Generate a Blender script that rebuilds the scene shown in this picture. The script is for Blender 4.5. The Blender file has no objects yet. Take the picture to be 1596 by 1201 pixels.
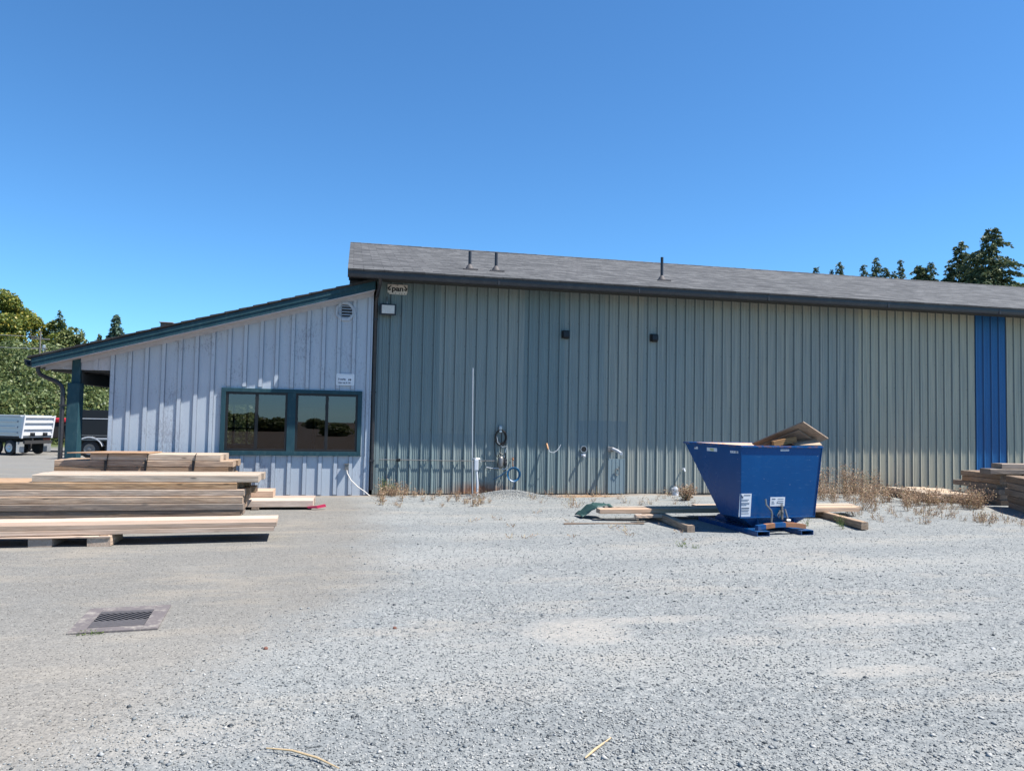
import bpy, math, random
import numpy as np
from mathutils import Vector, Matrix

# ------------------------------------------------------------------ camera, sky, sun, exposure
scene = bpy.context.scene
COL = scene.collection
R = math.radians
SUN = Vector((2.45, -1.0, 4.20)).normalized()

cam_d = bpy.data.cameras.new('camera')
cam = bpy.data.objects.new('camera', cam_d)
COL.objects.link(cam)
yaw, pitch, roll = 0.213094, 0.0458939, 0.01905
fwd = Vector((math.sin(yaw) * math.cos(pitch), math.cos(yaw) * math.cos(pitch), math.sin(pitch)))
rt0 = Vector((math.cos(yaw), -math.sin(yaw), 0))
up0 = rt0.cross(fwd)
rt = rt0 * math.cos(roll) + up0 * math.sin(roll)
up = -rt0 * math.sin(roll) + up0 * math.cos(roll)
m = Matrix((rt, up, -fwd)).transposed().to_4x4()
m.translation = Vector((0, -15.75, 1.6))
cam.matrix_world = m
cam_d.sensor_width = 36
cam_d.lens = 36 * 1168 / 1596
cam_d.clip_start = 0.1
cam_d.clip_end = 3000
scene.camera = cam

world = bpy.data.worlds.new('World')
scene.world = world
world.use_nodes = True
wn = world.node_tree
wn.nodes.clear()
sky = wn.nodes.new('ShaderNodeTexSky')
sky.sky_type = 'NISHITA'
sky.sun_disc = False
sky.sun_elevation = math.asin(SUN.z)
sky.sun_rotation = math.atan2(SUN.x, SUN.y)
sky.altitude = 0
sky.air_density = 0.88
sky.dust_density = 0.0
sky.ozone_density = 2.5
bg = wn.nodes.new('ShaderNodeBackground')
bg.inputs['Strength'].default_value = 0.088
wo = wn.nodes.new('ShaderNodeOutputWorld')
tint = wn.nodes.new('ShaderNodeMix')      # deep clear summer blue
tint.data_type = 'RGBA'
tint.blend_type = 'MULTIPLY'
tint.inputs[0].default_value = 1.0
tint.inputs[7].default_value = (0.45, 0.80, 1.04, 1)
wn.links.new(sky.outputs[0], tint.inputs[6])
wn.links.new(tint.outputs[2], bg.inputs['Color'])
wn.links.new(bg.outputs[0], wo.inputs['Surface'])

sun_d = bpy.data.lights.new('sun', 'SUN')
sun_d.energy = 5.0
sun_d.angle = R(0.53)
sun_d.color = (1.0, 0.955, 0.88)
sun = bpy.data.objects.new('sun', sun_d)
COL.objects.link(sun)
sun.rotation_euler = (-SUN).to_track_quat('-Z', 'Y').to_euler()
sun.location = (20, -10, 40)

scene.view_settings.view_transform = 'Standard'
scene.view_settings.look = 'None'
scene.view_settings.gamma = 1
scene.view_settings.use_curve_mapping = False
scene.view_settings.exposure = 1.1

# ------------------------------------------------------------------ helpers
RND = random.Random(7)


class MB:
    """collects geometry for one mesh object"""
    def __init__(s):
        s.v, s.f, s.mi, s.cur = [], [], [], 0

    def add(s, vs, fs):
        b = len(s.v)
        s.v += [tuple(p) for p in vs]
        s.f += [tuple(i + b for i in f) for f in fs]
        s.mi += [s.cur] * len(fs)
        return s

    def hexa(s, p):   # 8 points: bottom 0-3 ccw, top 4-7
        return s.add(p, [(3, 2, 1, 0), (4, 5, 6, 7), (0, 1, 5, 4), (1, 2, 6, 5), (2, 3, 7, 6), (3, 0, 4, 7)])

    def box(s, x0, x1, y0, y1, z0, z1):
        return s.hexa([(x0, y0, z0), (x1, y0, z0), (x1, y1, z0), (x0, y1, z0),
                       (x0, y0, z1), (x1, y0, z1), (x1, y1, z1), (x0, y1, z1)])

    def obox(s, c, size, mat3):
        hx, hy, hz = size[0] / 2, size[1] / 2, size[2] / 2
        c = Vector(c)
        pts = [c + mat3 @ Vector(q) for q in ((-hx, -hy, -hz), (hx, -hy, -hz), (hx, hy, -hz), (-hx, hy, -hz),
                                              (-hx, -hy, hz), (hx, -hy, hz), (hx, hy, hz), (-hx, hy, hz))]
        return s.hexa(pts)

    def prism_y(s, poly, y0, y1):    # poly in (x,z), counter-clockwise seen from -y
        n = len(poly)
        vs = [(x, y0, z) for x, z in poly] + [(x, y1, z) for x, z in poly]
        fs = [tuple(range(n)), tuple(range(2 * n - 1, n - 1, -1))]
        fs += [(i, i + n, (i + 1) % n + n, (i + 1) % n) for i in range(n)]
        return s.add(vs, fs)

    def prism_x(s, poly, x0, x1):    # poly in (y,z)
        n = len(poly)
        vs = [(x0, y, z) for y, z in poly] + [(x1, y, z) for y, z in poly]
        fs = [tuple(range(n - 1, -1, -1)), tuple(range(n, 2 * n))]
        fs += [(i, (i + 1) % n, (i + 1) % n + n, i + n) for i in range(n)]
        return s.add(vs, fs)

    def tube(s, pts, r, n=8, closed=False):
        pts = [Vector(p) for p in pts]
        k = len(pts)
        rr = r if isinstance(r, (list, tuple)) else [r] * k
        vs, fs = [], []
        nrm = None
        for i in range(k):
            if closed:
                t = pts[(i + 1) % k] - pts[i - 1]
            else:
                t = pts[min(i + 1, k - 1)] - pts[max(i - 1, 0)]
            t.normalize()
            if nrm is None:
                nrm = t.orthogonal().normalized()
            nrm = (nrm - t * nrm.dot(t))
            nrm = nrm.normalized() if nrm.length > 1e-6 else t.orthogonal().normalized()
            b = t.cross(nrm)
            for j in range(n):
                a = 2 * math.pi * j / n
                vs.append(pts[i] + (nrm * math.cos(a) + b * math.sin(a)) * rr[i])
        for i in range(k if closed else k - 1):
            i2 = (i + 1) % k
            for j in range(n):
                j2 = (j + 1) % n
                fs.append((i * n + j, i * n + j2, i2 * n + j2, i2 * n + j))
        if not closed:
            fs.append(tuple(range(n - 1, -1, -1)))
            fs.append(tuple((k - 1) * n + j for j in range(n)))
        return s.add(vs, fs)

    def cyl(s, a, b, r, n=16):
        return s.tube([a, b], r, n)

    def lathe(s, c, axis, prof, n=20):   # prof: (radius, along)
        axis = Vector(axis).normalized()
        u = axis.orthogonal().normalized()
        w = axis.cross(u)
        c = Vector(c)
        vs, fs = [], []
        for r, h in prof:
            for j in range(n):
                a = 2 * math.pi * j / n
                vs.append(c + axis * h + (u * math.cos(a) + w * math.sin(a)) * r)
        for i in range(len(prof) - 1):
            for j in range(n):
                j2 = (j + 1) % n
                fs.append((i * n + j, i * n + j2, (i + 1) * n + j2, (i + 1) * n + j))
        fs.append(tuple(range(n - 1, -1, -1)))
        fs.append(tuple((len(prof) - 1) * n + j for j in range(n)))
        return s.add(vs, fs)

    def build(s, name, mats, parent=None, smooth=False, bevel=0, seg=2):
        me = bpy.data.meshes.new(name)
        me.from_pydata(s.v, [], s.f)
        mats = mats if isinstance(mats, (list, tuple)) else [mats]
        for mm in mats:
            me.materials.append(mm)
        if len(mats) > 1:
            me.polygons.foreach_set('material_index', s.mi)
        if smooth:
            me.polygons.foreach_set('use_smooth', [True] * len(s.f))
        me.update()
        o = bpy.data.objects.new(name, me)
        COL.objects.link(o)
        if parent is not None:
            o.parent = parent
        if bevel:
            b = o.modifiers.new('bevel', 'BEVEL')
            b.width = bevel
            b.segments = seg
            b.limit_method = 'ANGLE'
            b.angle_limit = R(40)
        if smooth:
            me.set_sharp_from_angle(angle=R(40))
        return o


def tag(o, label=None, cat=None, group=None, kind=None):
    if label: o['label'] = label
    if cat: o['category'] = cat
    if group: o['group'] = group
    if kind: o['kind'] = kind
    return o


def thing(name, label, cat, loc=(0, 0, 0), rz=0.0, group=None):
    o = bpy.data.objects.new(name, None)
    o.empty_display_size = 0.2
    COL.objects.link(o)
    o.location = loc
    o.rotation_euler = (0, 0, rz)
    return tag(o, label, cat, group)


def copy_tree(o, parent=None):
    c = o.copy()
    COL.objects.link(c)
    if parent is not None:
        c.parent = parent
    for ch in list(o.children):
        copy_tree(ch, c)
    return c


def np_mesh(name, V, F, mat, parent=None, smooth=False):
    """V (n,3) float array, F (m,k) int array -> one mesh object"""
    me = bpy.data.meshes.new(name)
    nv, (nf, k) = len(V), F.shape
    me.vertices.add(nv)
    me.vertices.foreach_set('co', np.ascontiguousarray(V, dtype=np.float32).ravel())
    me.loops.add(nf * k)
    me.loops.foreach_set('vertex_index', np.ascontiguousarray(F, dtype=np.int32).ravel())
    me.polygons.add(nf)
    me.polygons.foreach_set('loop_start', np.arange(0, nf * k, k, dtype=np.int32))
    me.polygons.foreach_set('loop_total', np.full(nf, k, dtype=np.int32))
    if smooth:
        me.polygons.foreach_set('use_smooth', np.ones(nf, dtype=bool))
    me.update(calc_edges=True)
    me.validate()
    me.materials.append(mat)
    o = bpy.data.objects.new(name, me)
    COL.objects.link(o)
    if parent is not None:
        o.parent = parent
    return o


class NT:
    """tiny node-tree writer"""
    def __init__(s, name):
        s.m = bpy.data.materials.new(name)
        s.m.use_nodes = True
        s.t = s.m.node_tree
        s.t.nodes.clear()
        s.out = s.n('OutputMaterial')

    def n(s, typ, props=None, **inp):
        nd = s.t.nodes.new('ShaderNode' + typ)
        for k, v in (props or {}).items():
            setattr(nd, k, v)
        for k, v in inp.items():
            s.set(nd, k, v)
        return nd

    def set(s, nd, key, v):
        sock = nd.inputs[int(key[1:])] if key[0] == '_' and key[1:].isdigit() else nd.inputs[key.replace('_', ' ')]
        if isinstance(v, bpy.types.NodeSocket):
            s.t.links.new(v, sock)
        else:
            sock.default_value = v

    def math(s, op, a, b=0.0, c=0.0, clamp=False):
        nd = s.n('Math', {'operation': op, 'use_clamp': clamp})
        for i, q in enumerate((a, b, c)):
            s.set(nd, '_%d' % i, q)
        return nd.outputs[0]

    def mix(s, f, a, b, mode='MIX'):
        nd = s.n('Mix', {'data_type': 'RGBA', 'blend_type': mode})
        s.set(nd, '_0', f)
        s.set(nd, '_6', a if isinstance(a, bpy.types.NodeSocket) else c4(a))
        s.set(nd, '_7', b if isinstance(b, bpy.types.NodeSocket) else c4(b))
        return nd.outputs[2]

    def ramp(s, f, stops):
        nd = s.n('ValToRGB', Fac=f)
        e = nd.color_ramp.elements
        while len(e) < len(stops):
            e.new(0.5)
        for el, (p, c) in zip(e, stops):
            el.position = p
            el.color = c4(c)
        return nd.outputs[0]

    def coord(s, scale=(1, 1, 1), kind='Object', rnd=False):
        tc = s.n('TexCoord')
        v = tc.outputs[kind]
        if rnd:
            oi = s.n('ObjectInfo')
            add = s.n('VectorMath', {'operation': 'ADD'}, _0=v)
            cmb = s.n('CombineXYZ')
            k = s.math('MULTIPLY', oi.outputs['Random'], 37.0)
            s.set(cmb, 'X', k); s.set(cmb, 'Y', k); s.set(cmb, 'Z', k)
            s.set(add, '_1', cmb.outputs[0])
            v = add.outputs[0]
        mp = s.n('Mapping', Vector=v)
        mp.inputs['Scale'].default_value = scale
        return mp.outputs[0]

    def noise(s, v, scale, detail=4, rough=0.55, dist=0.0):
        return s.n('TexNoise', Vector=v, Scale=scale, Detail=detail, Roughness=rough, Distortion=dist).outputs[0]

    def bsdf(s, col, rough=0.6, metal=0.0, spec=0.5, bump=None, bstr=0.3, bdist=0.01, **kw):
        b = s.n('BsdfPrincipled')
        s.set(b, 'Base_Color', col if isinstance(col, bpy.types.NodeSocket) else c4(col))
        s.set(b, 'Roughness', rough)
        s.set(b, 'Metallic', metal)
        s.set(b, 'Specular_IOR_Level', spec)
        if bump is not None:
            bp = s.n('Bump', Height=bump, Strength=bstr, Distance=bdist)
            s.set(b, 'Normal', bp.outputs[0])
        for k, v in kw.items():
            s.set(b, k, v)
        s.t.links.new(b.outputs[0], s.out.inputs['Surface'])
        return b


def c4(c):
    if isinstance(c, (int, float)):
        c = (c, c, c)
    return (c[0], c[1], c[2], 1.0)


def mul(c, k):
    return tuple(min(1, q * k) for q in c[:3])


def paint(name, col, rough=0.5, var=0.12, scale=3.0, metal=0.0, bump=0.0, stretch=(1, 1, 1), spec=0.5, dirt=None, dirt_amt=0.4):
    t = NT(name)
    v = t.coord(stretch)
    nz = t.noise(v, scale, 6, 0.6)
    c = t.mix(nz, mul(col, 1 - var), mul(col, 1 + var))
    if dirt:
        d = t.noise(v, scale * 2.7, 8, 0.7)
        f = t.ramp(d, [(0.5, 0), (0.72, dirt_amt)])
        c = t.mix(f, c, dirt)
    fine = t.noise(v, scale * 30, 3)
    rg = t.math('MULTIPLY_ADD', nz, 0.2, rough - 0.1)
    t.bsdf(c, rg, metal, spec, bump=fine if bump else None, bstr=bump, bdist=0.004)
    return t.m


def wood(name, base, dark, grey=None, grey_amt=0.0, rough=0.75, sx=1.0, streak=0.8):
    """grain along local X; tone shifts from board to board"""
    t = NT(name)
    v = t.coord((0.7 * sx, 14, 14), rnd=True)
    g1 = t.noise(v, 2.2, 6, 0.65, 0.6)
    v2 = t.coord((1.5, 45, 45), rnd=True)
    g2 = t.noise(v2, 3.0, 4, 0.6)
    c = t.mix(t.ramp(g1, [(0.36, 0), (0.66, 1)]), dark, base)
    c = t.mix(t.ramp(g2, [(0.38, streak), (0.60, 0.0)]), c, mul(dark, 0.5))
    kn = t.n('TexVoronoi', {'feature': 'F1'}, Vector=t.coord((1.4, 6, 6), rnd=True), Scale=1.3).outputs['Distance']
    c = t.mix(t.ramp(kn, [(0.06, 0.9), (0.12, 0.0)]), c, mul(dark, 0.22))
    stn = t.noise(t.coord((1.1, 5, 5), rnd=True), 2.3, 7, 0.75)
    c = t.mix(t.ramp(stn, [(0.55, 0), (0.68, 0.65 * streak)]), c, mul(dark, 0.45))
    if grey:
        w = t.noise(t.coord((0.5, 3, 3), rnd=True), 2.0, 6, 0.7)
        c = t.mix(t.ramp(w, [(0.5 - 0.35 * grey_amt, 0), (0.75, grey_amt)]), c, grey)
    oi = t.n('ObjectInfo').outputs['Random']
    hs = t.n('HueSaturation', Color=c)
    t.set(hs, 'Value', t.math('MULTIPLY_ADD', oi, 0.5, 0.75))
    t.set(hs, 'Saturation', t.math('MULTIPLY_ADD', t.math('FRACT', t.math('MULTIPLY', oi, 7.3)), 0.5, 0.75))
    t.bsdf(hs.outputs[0], rough, 0, 0.3, bump=g2, bstr=0.5, bdist=0.004)
    return t.m


MATS = {}
X0 = 0.794          # first rib of the steel wall
PITCH = 0.2286
MATS['pale_wood'] = wood('pale_wood', (0.5120, 0.3920, 0.3080), (0.4000, 0.2760, 0.1960), (0.3680, 0.3280, 0.2880), 0.2, streak=0.4)
MATS['white_wood'] = wood('white_wood', (0.5440, 0.4560, 0.3600), (0.3840, 0.2800, 0.2000), (0.4160, 0.3840, 0.3440), 0.3, streak=0.5)
MATS['grey_wood'] = wood('grey_wood', (0.5600, 0.3920, 0.2576), (0.2464, 0.1456, 0.0840), (0.3808, 0.3304, 0.2800), 0.5)
MATS['old_wood'] = wood('old_wood', (0.3625, 0.2562, 0.1812), (0.1625, 0.1063, 0.0750), (0.3125, 0.2812, 0.2500), 0.55)
MATS['ply'] = wood('ply', (0.4420, 0.2805, 0.1615), (0.3230, 0.1870, 0.1020), None, 0, 0.6, 0.5)
MATS['brown_ply'] = wood('brown_ply', (0.36, 0.24, 0.16), (0.22, 0.14, 0.09), (0.3, 0.26, 0.22), 0.5, 0.7, 0.5)
MATS['teal'] = paint('teal_paint', (0.017, 0.053, 0.069), 0.65, 0.3, 5, bump=0.25, stretch=(1, 1, 0.4), spec=0.2, dirt=(0.08, 0.13, 0.135), dirt_amt=0.35)
MATS['black_metal'] = paint('black_metal', (0.022, 0.022, 0.028), 0.42, 0.2, 4)
MATS['gutter'] = paint('gutter_brown', (0.019, 0.018, 0.021), 0.42, 0.2, 2.5, dirt=(0.07, 0.065, 0.06), dirt_amt=0.35)
MATS['black'] = paint('black_plastic', (0.004, 0.004, 0.005), 0.5, 0.2, 6)
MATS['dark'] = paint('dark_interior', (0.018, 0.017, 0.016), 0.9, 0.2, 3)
MATS['white'] = paint('white_paint', (0.5610, 0.5695, 0.5865), 0.45, 0.08, 4, dirt=(0.3400, 0.3230, 0.2975), dirt_amt=0.3)
MATS['trim'] = paint('pale_trim', (0.40, 0.40, 0.43), 0.65, 0.12, 6, bump=0.2, dirt=(0.25, 0.24, 0.25), dirt_amt=0.4)
MATS['pvc'] = paint('white_pvc', (0.50, 0.52, 0.56), 0.4, 0.06, 8)
MATS['dull_pipe'] = paint('dull_grey_pipe', (0.33, 0.36, 0.40), 0.5, 0.1, 8)
MATS['galv'] = paint('galvanised_steel', (0.45, 0.47, 0.49), 0.4, 0.15, 12, metal=0.7)
MATS['steel'] = paint('worn_steel', (0.19, 0.185, 0.18), 0.45, 0.25, 20, metal=0.6)
MATS['rust'] = paint('rusty_steel', (0.26, 0.115, 0.055), 0.8, 0.4, 14, bump=0.4)
MATS['rubber'] = paint('tyre_rubber', (0.02, 0.02, 0.021), 0.85, 0.3, 10, dirt=(0.09, 0.08, 0.07), dirt_amt=0.5)
MATS['ink'] = paint('black_ink', (0.012, 0.012, 0.014), 0.6, 0.05, 10)
MATS['navy_ink'] = paint('navy_ink', (0.03, 0.05, 0.09), 0.6, 0.05, 10)
MATS['sticker'] = paint('white_sticker', (0.62, 0.64, 0.68), 0.35, 0.06, 12)
MATS['sign_cream'] = paint('cream_board', (0.62, 0.58, 0.53), 0.6, 0.12, 14, dirt=(0.25, 0.24, 0.23), dirt_amt=0.5)
MATS['yellow'] = paint('yellow_print', (0.42, 0.42, 0.16), 0.5, 0.06, 12)
MATS['blue_hose'] = paint('blue_hose_rubber', (0.008, 0.09, 0.20), 0.4, 0.15, 12)
MATS['red'] = paint('red_paint', (0.42, 0.02, 0.03), 0.35, 0.1, 5)
MATS['pink'] = paint('pink_plastic', (0.62, 0.03, 0.10), 0.5, 0.15, 12)
MATS['orange'] = paint('orange_tape', (0.36, 0.16, 0.05), 0.5, 0.2, 20)
MATS['tarp'] = paint('green_tarp', (0.022, 0.060, 0.056), 0.55, 0.3, 7, bump=0.4)
MATS['silver'] = paint('bare_aluminium', (0.4400, 0.4560, 0.4800), 0.35, 0.12, 3, metal=0.5)
MATS['concrete'] = paint('grey_concrete', (0.115, 0.10, 0.10), 0.85, 0.3, 3.2, bump=0.4, dirt=(0.30, 0.275, 0.24), dirt_amt=1.0)
MATS['iron'] = paint('cast_iron', (0.085, 0.078, 0.080), 0.7, 0.3, 24, metal=0.3, bump=0.3)
MATS['bark'] = paint('bark', (0.09, 0.065, 0.045), 0.9, 0.3, 9, bump=0.5, stretch=(1, 1, 0.2))
MATS['pole'] = paint('weathered_pole', (0.16, 0.15, 0.14), 0.9, 0.2, 9, stretch=(1, 1, 0.1))
MATS['wire'] = paint('wire', (0.25, 0.25, 0.26), 0.5, 0.1, 3)
MATS['straw'] = paint('dry_straw', (0.42, 0.31, 0.18), 0.8, 0.2, 20)
MATS['red_brown'] = paint('red_brown_stone', (0.15, 0.065, 0.045), 0.8, 0.3, 40, bump=0.3)
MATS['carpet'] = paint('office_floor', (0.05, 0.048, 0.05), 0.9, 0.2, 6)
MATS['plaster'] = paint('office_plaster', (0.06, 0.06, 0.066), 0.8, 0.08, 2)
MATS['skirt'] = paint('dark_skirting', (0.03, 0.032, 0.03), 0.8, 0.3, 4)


def mat_cladding(name, blue=False):
    """ribbed steel sheet: chalky fading that runs in vertical bands, plus rust low on the left"""
    t = NT(name)
    pos = t.n('NewGeometry').outputs['Position']
    sep = t.n('SeparateXYZ', Vector=pos)
    x, z = sep.outputs[0], sep.outputs[2]
    mp = t.n('Mapping', Vector=pos)
    mp.inputs['Scale'].default_value = (0.9, 1, 0.16)
    big = t.noise(mp.outputs[0], 1.1, 5, 0.6)
    mp2 = t.n('Mapping', Vector=pos)
    mp2.inputs['Scale'].default_value = (22, 1, 0.5)
    fine = t.noise(mp2.outputs[0], 1.0, 4, 0.6)
    if blue:
        c = t.mix(big, (0.010, 0.098, 0.26), (0.016, 0.135, 0.33))
        rough = 0.42
    else:
        # sheets swap from greener to more faded as one goes along the wall
        sheet = t.n('TexWhiteNoise', {'noise_dimensions': '1D'}, W=t.math('FLOOR', t.math('DIVIDE', x, 0.9144))).outputs['Value']
        gx = t.math('MULTIPLY_ADD', x, 0.075, -0.08)
        gx = t.math('ADD', gx, t.math('MULTIPLY_ADD', big, 0.7, -0.35))
        gx = t.math('ADD', gx, t.math('MULTIPLY_ADD', sheet, 0.46, -0.23))
        c = t.ramp(gx, [(0.0, (0.1692, 0.2205, 0.2250)), (0.35, (0.2448, 0.2790, 0.2673)), (0.75, (0.3528, 0.3420, 0.2835)), (1.0, (0.4230, 0.3960, 0.3015))])
        rough = 0.5
    c = t.mix(t.ramp(fine, [(0.35, 0.42), (0.6, 0.0)]), c, (0.12, 0.15, 0.155) if not blue else (0.015, 0.05, 0.16))
    rib_shade = t.math('FRACT', t.math('DIVIDE', t.math('SUBTRACT', x, X0 - 0.024), PITCH))
    c = t.mix(t.ramp(rib_shade, [(0.0, 0.78), (0.095, 0.70), (0.115, 0.0)]), c, (0.07, 0.10, 0.11) if not blue else (0.008, 0.035, 0.11))  # shade of each rib's left flank, painted into the base colour
    # rusty splash-back at the foot near the stand pipe
    rx = t.math('SUBTRACT', 1.0, t.math('ABSOLUTE', t.math('DIVIDE', t.math('SUBTRACT', x, 2.75), 0.85)), clamp=True)
    rz = t.math('SUBTRACT', 1.0, t.math('DIVIDE', z, 0.30), clamp=True)
    mp3 = t.n('Mapping', Vector=pos)
    mp3.inputs['Scale'].default_value = (5, 1, 5)
    rn = t.noise(mp3.outputs[0], 1.6, 5, 0.7)
    rf = t.math('MULTIPLY', t.math('MULTIPLY', rx, rz), t.math('MULTIPLY', rn, 4.0), clamp=True)
    c = t.mix(rf, c, (0.20, 0.085, 0.045))
    for (qx0, qx1, qz0, qz1, am) in ((4.85, 6.05, .80, 1.62, .45), (.62, 3.2, .95, 1.28, .30)):
        mk = t.math('MULTIPLY', t.math('MULTIPLY', t.math('GREATER_THAN', x, qx0), t.math('LESS_THAN', x, qx1)), t.math('MULTIPLY', t.math('GREATER_THAN', z, t.math('MULTIPLY_ADD', rn, .12, qz0 - .06)), t.math('LESS_THAN', z, t.math('MULTIPLY_ADD', rn, .12, qz1 - .06))))
        c = t.mix(t.math('MULTIPLY', mk, am), c, (0.13, 0.185, 0.215) if not blue else (0.01, 0.08, 0.24))
    # brown dirt splash line along the whole foot
    dz = t.math('SUBTRACT', 1.0, t.math('DIVIDE', z, 0.16), clamp=True)
    c = t.mix(t.math('MULTIPLY', dz, t.math('MULTIPLY', rn, 0.9), clamp=True), c, (0.25, 0.19, 0.13))
    sp = t.noise(mp3.outputs[0], 9.0, 2, 0.5)
    c = t.mix(t.ramp(sp, [(0.70, 0.0), (0.76, 0.7)]), c, (0.08, 0.09, 0.09))
    wave = t.noise(pos, 1.7, 3, 0.5)
    t.bsdf(c, rough, 0.0, 0.4, bump=wave, bstr=0.35, bdist=0.03)
    return t.m


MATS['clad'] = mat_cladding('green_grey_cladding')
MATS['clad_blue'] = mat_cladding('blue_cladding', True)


def mat_boards():
    """lavender-white painted rough-sawn siding, flaking to grey wood in patches"""
    t = NT('flaking_lavender_paint')
    v = t.coord()
    big = t.noise(v, 0.8, 4, 0.6)
    c = t.mix(big, (0.345, 0.395, 0.45), (0.435, 0.488, 0.545))
    st = t.noise(t.coord((7, 1, 0.6)), 2.0, 6, 0.7)
    c = t.mix(t.ramp(st, [(0.45, 0), (0.75, 0.35)]), c, (0.30, 0.32, 0.40))
    patch = t.noise(t.coord((1.0, 1, 0.8)), 1.6, 3, 0.5)
    fl = t.noise(t.coord((22, 1, 8)), 1.6, 8, 0.8)
    f = t.math('ADD', fl, t.math('MULTIPLY_ADD', patch, 0.55, -0.30))
    c = t.mix(t.ramp(f, [(0.54, 0), (0.62, 0.55)]), c, (0.19, 0.20, 0.24))
    xx = t.n('SeparateXYZ', Vector=v).outputs[0]
    fr_ = t.math('FRACT', t.math('DIVIDE', t.math('ADD', xx, 4.5 + .006), 0.3013))
    for lo_, hi_ in ((0.0, 0.035), (0.245, 0.285)):     # gap shade painted dark either side of each batten
        mk = t.math('MULTIPLY', t.math('GREATER_THAN', fr_, lo_), t.math('LESS_THAN', fr_, hi_))
        c = t.mix(t.math('MULTIPLY', mk, t.math('MULTIPLY_ADD', st, 0.5, 0.35)), c, (0.10, 0.115, 0.15))
    rs = t.noise(t.coord((60, 1, 12)), 2.0, 4, 0.7)
    t.bsdf(c, 0.7, 0, 0.3, bump=rs, bstr=0.6, bdist=0.006)
    return t.m


MATS['boards'] = mat_boards()


def mat_shingle(name='asphalt_shingles', k=1.0):
    t = NT(name)
    pos = t.n('NewGeometry').outputs['Position']
    br = t.n('TexBrick', {'offset': 0.5, 'squash': 1.0}, Vector=pos, Scale=1.0)
    # rows run up the slope (y), tabs along x
    br.inputs['Color1'].default_value = c4((0.20 * k, 0.205 * k, 0.215 * k))
    br.inputs['Color2'].default_value = c4((0.46 * k, 0.465 * k, 0.475 * k))
    br.inputs['Mortar'].default_value = c4((0.07 * k, 0.066 * k, 0.065 * k))
    br.inputs['Mortar Size'].default_value = 0.006
    br.inputs['Bias'].default_value = -0.1
    br.inputs['Brick Width'].default_value = 0.40
    br.inputs['Row Height'].default_value = 0.22
    g = t.noise(pos, 3.4, 5, 0.75)
    c = t.mix(t.ramp(g, [(0.40, 0.55), (0.55, 0)]), br.outputs[0], mul((0.14, 0.143, 0.15), k))
    mp = t.n('Mapping', Vector=pos)
    mp.inputs['Scale'].default_value = (1.5, 2.6, 1)
    b = t.noise(mp.outputs[0], 1.5, 6, 0.75)
    c = t.mix(t.ramp(b, [(0.38, 0.55), (0.52, 0.0)]), c, mul((0.11, 0.11, 0.115), k))
    mq = t.n('Mapping', Vector=pos)
    mq.inputs['Scale'].default_value = (0.9, 1.9, 1)
    mq.inputs['Location'].default_value = (4.3, 9.1, 0)
    b2 = t.noise(mq.outputs[0], 2.1, 6, 0.75)
    c = t.mix(t.ramp(b2, [(0.52, 0.0), (0.66, 0.4)]), c, mul((0.50, 0.50, 0.51), k))
    t.bsdf(c, 0.9, 0, 0.25, bump=br.outputs[0], bstr=0.5, bdist=0.01)
    return t.m


MATS['shingle'] = mat_shingle('asphalt_shingles', 0.29)
MATS['shingle_dark'] = mat_shingle('dark_shingle_edge', 0.14)


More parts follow.
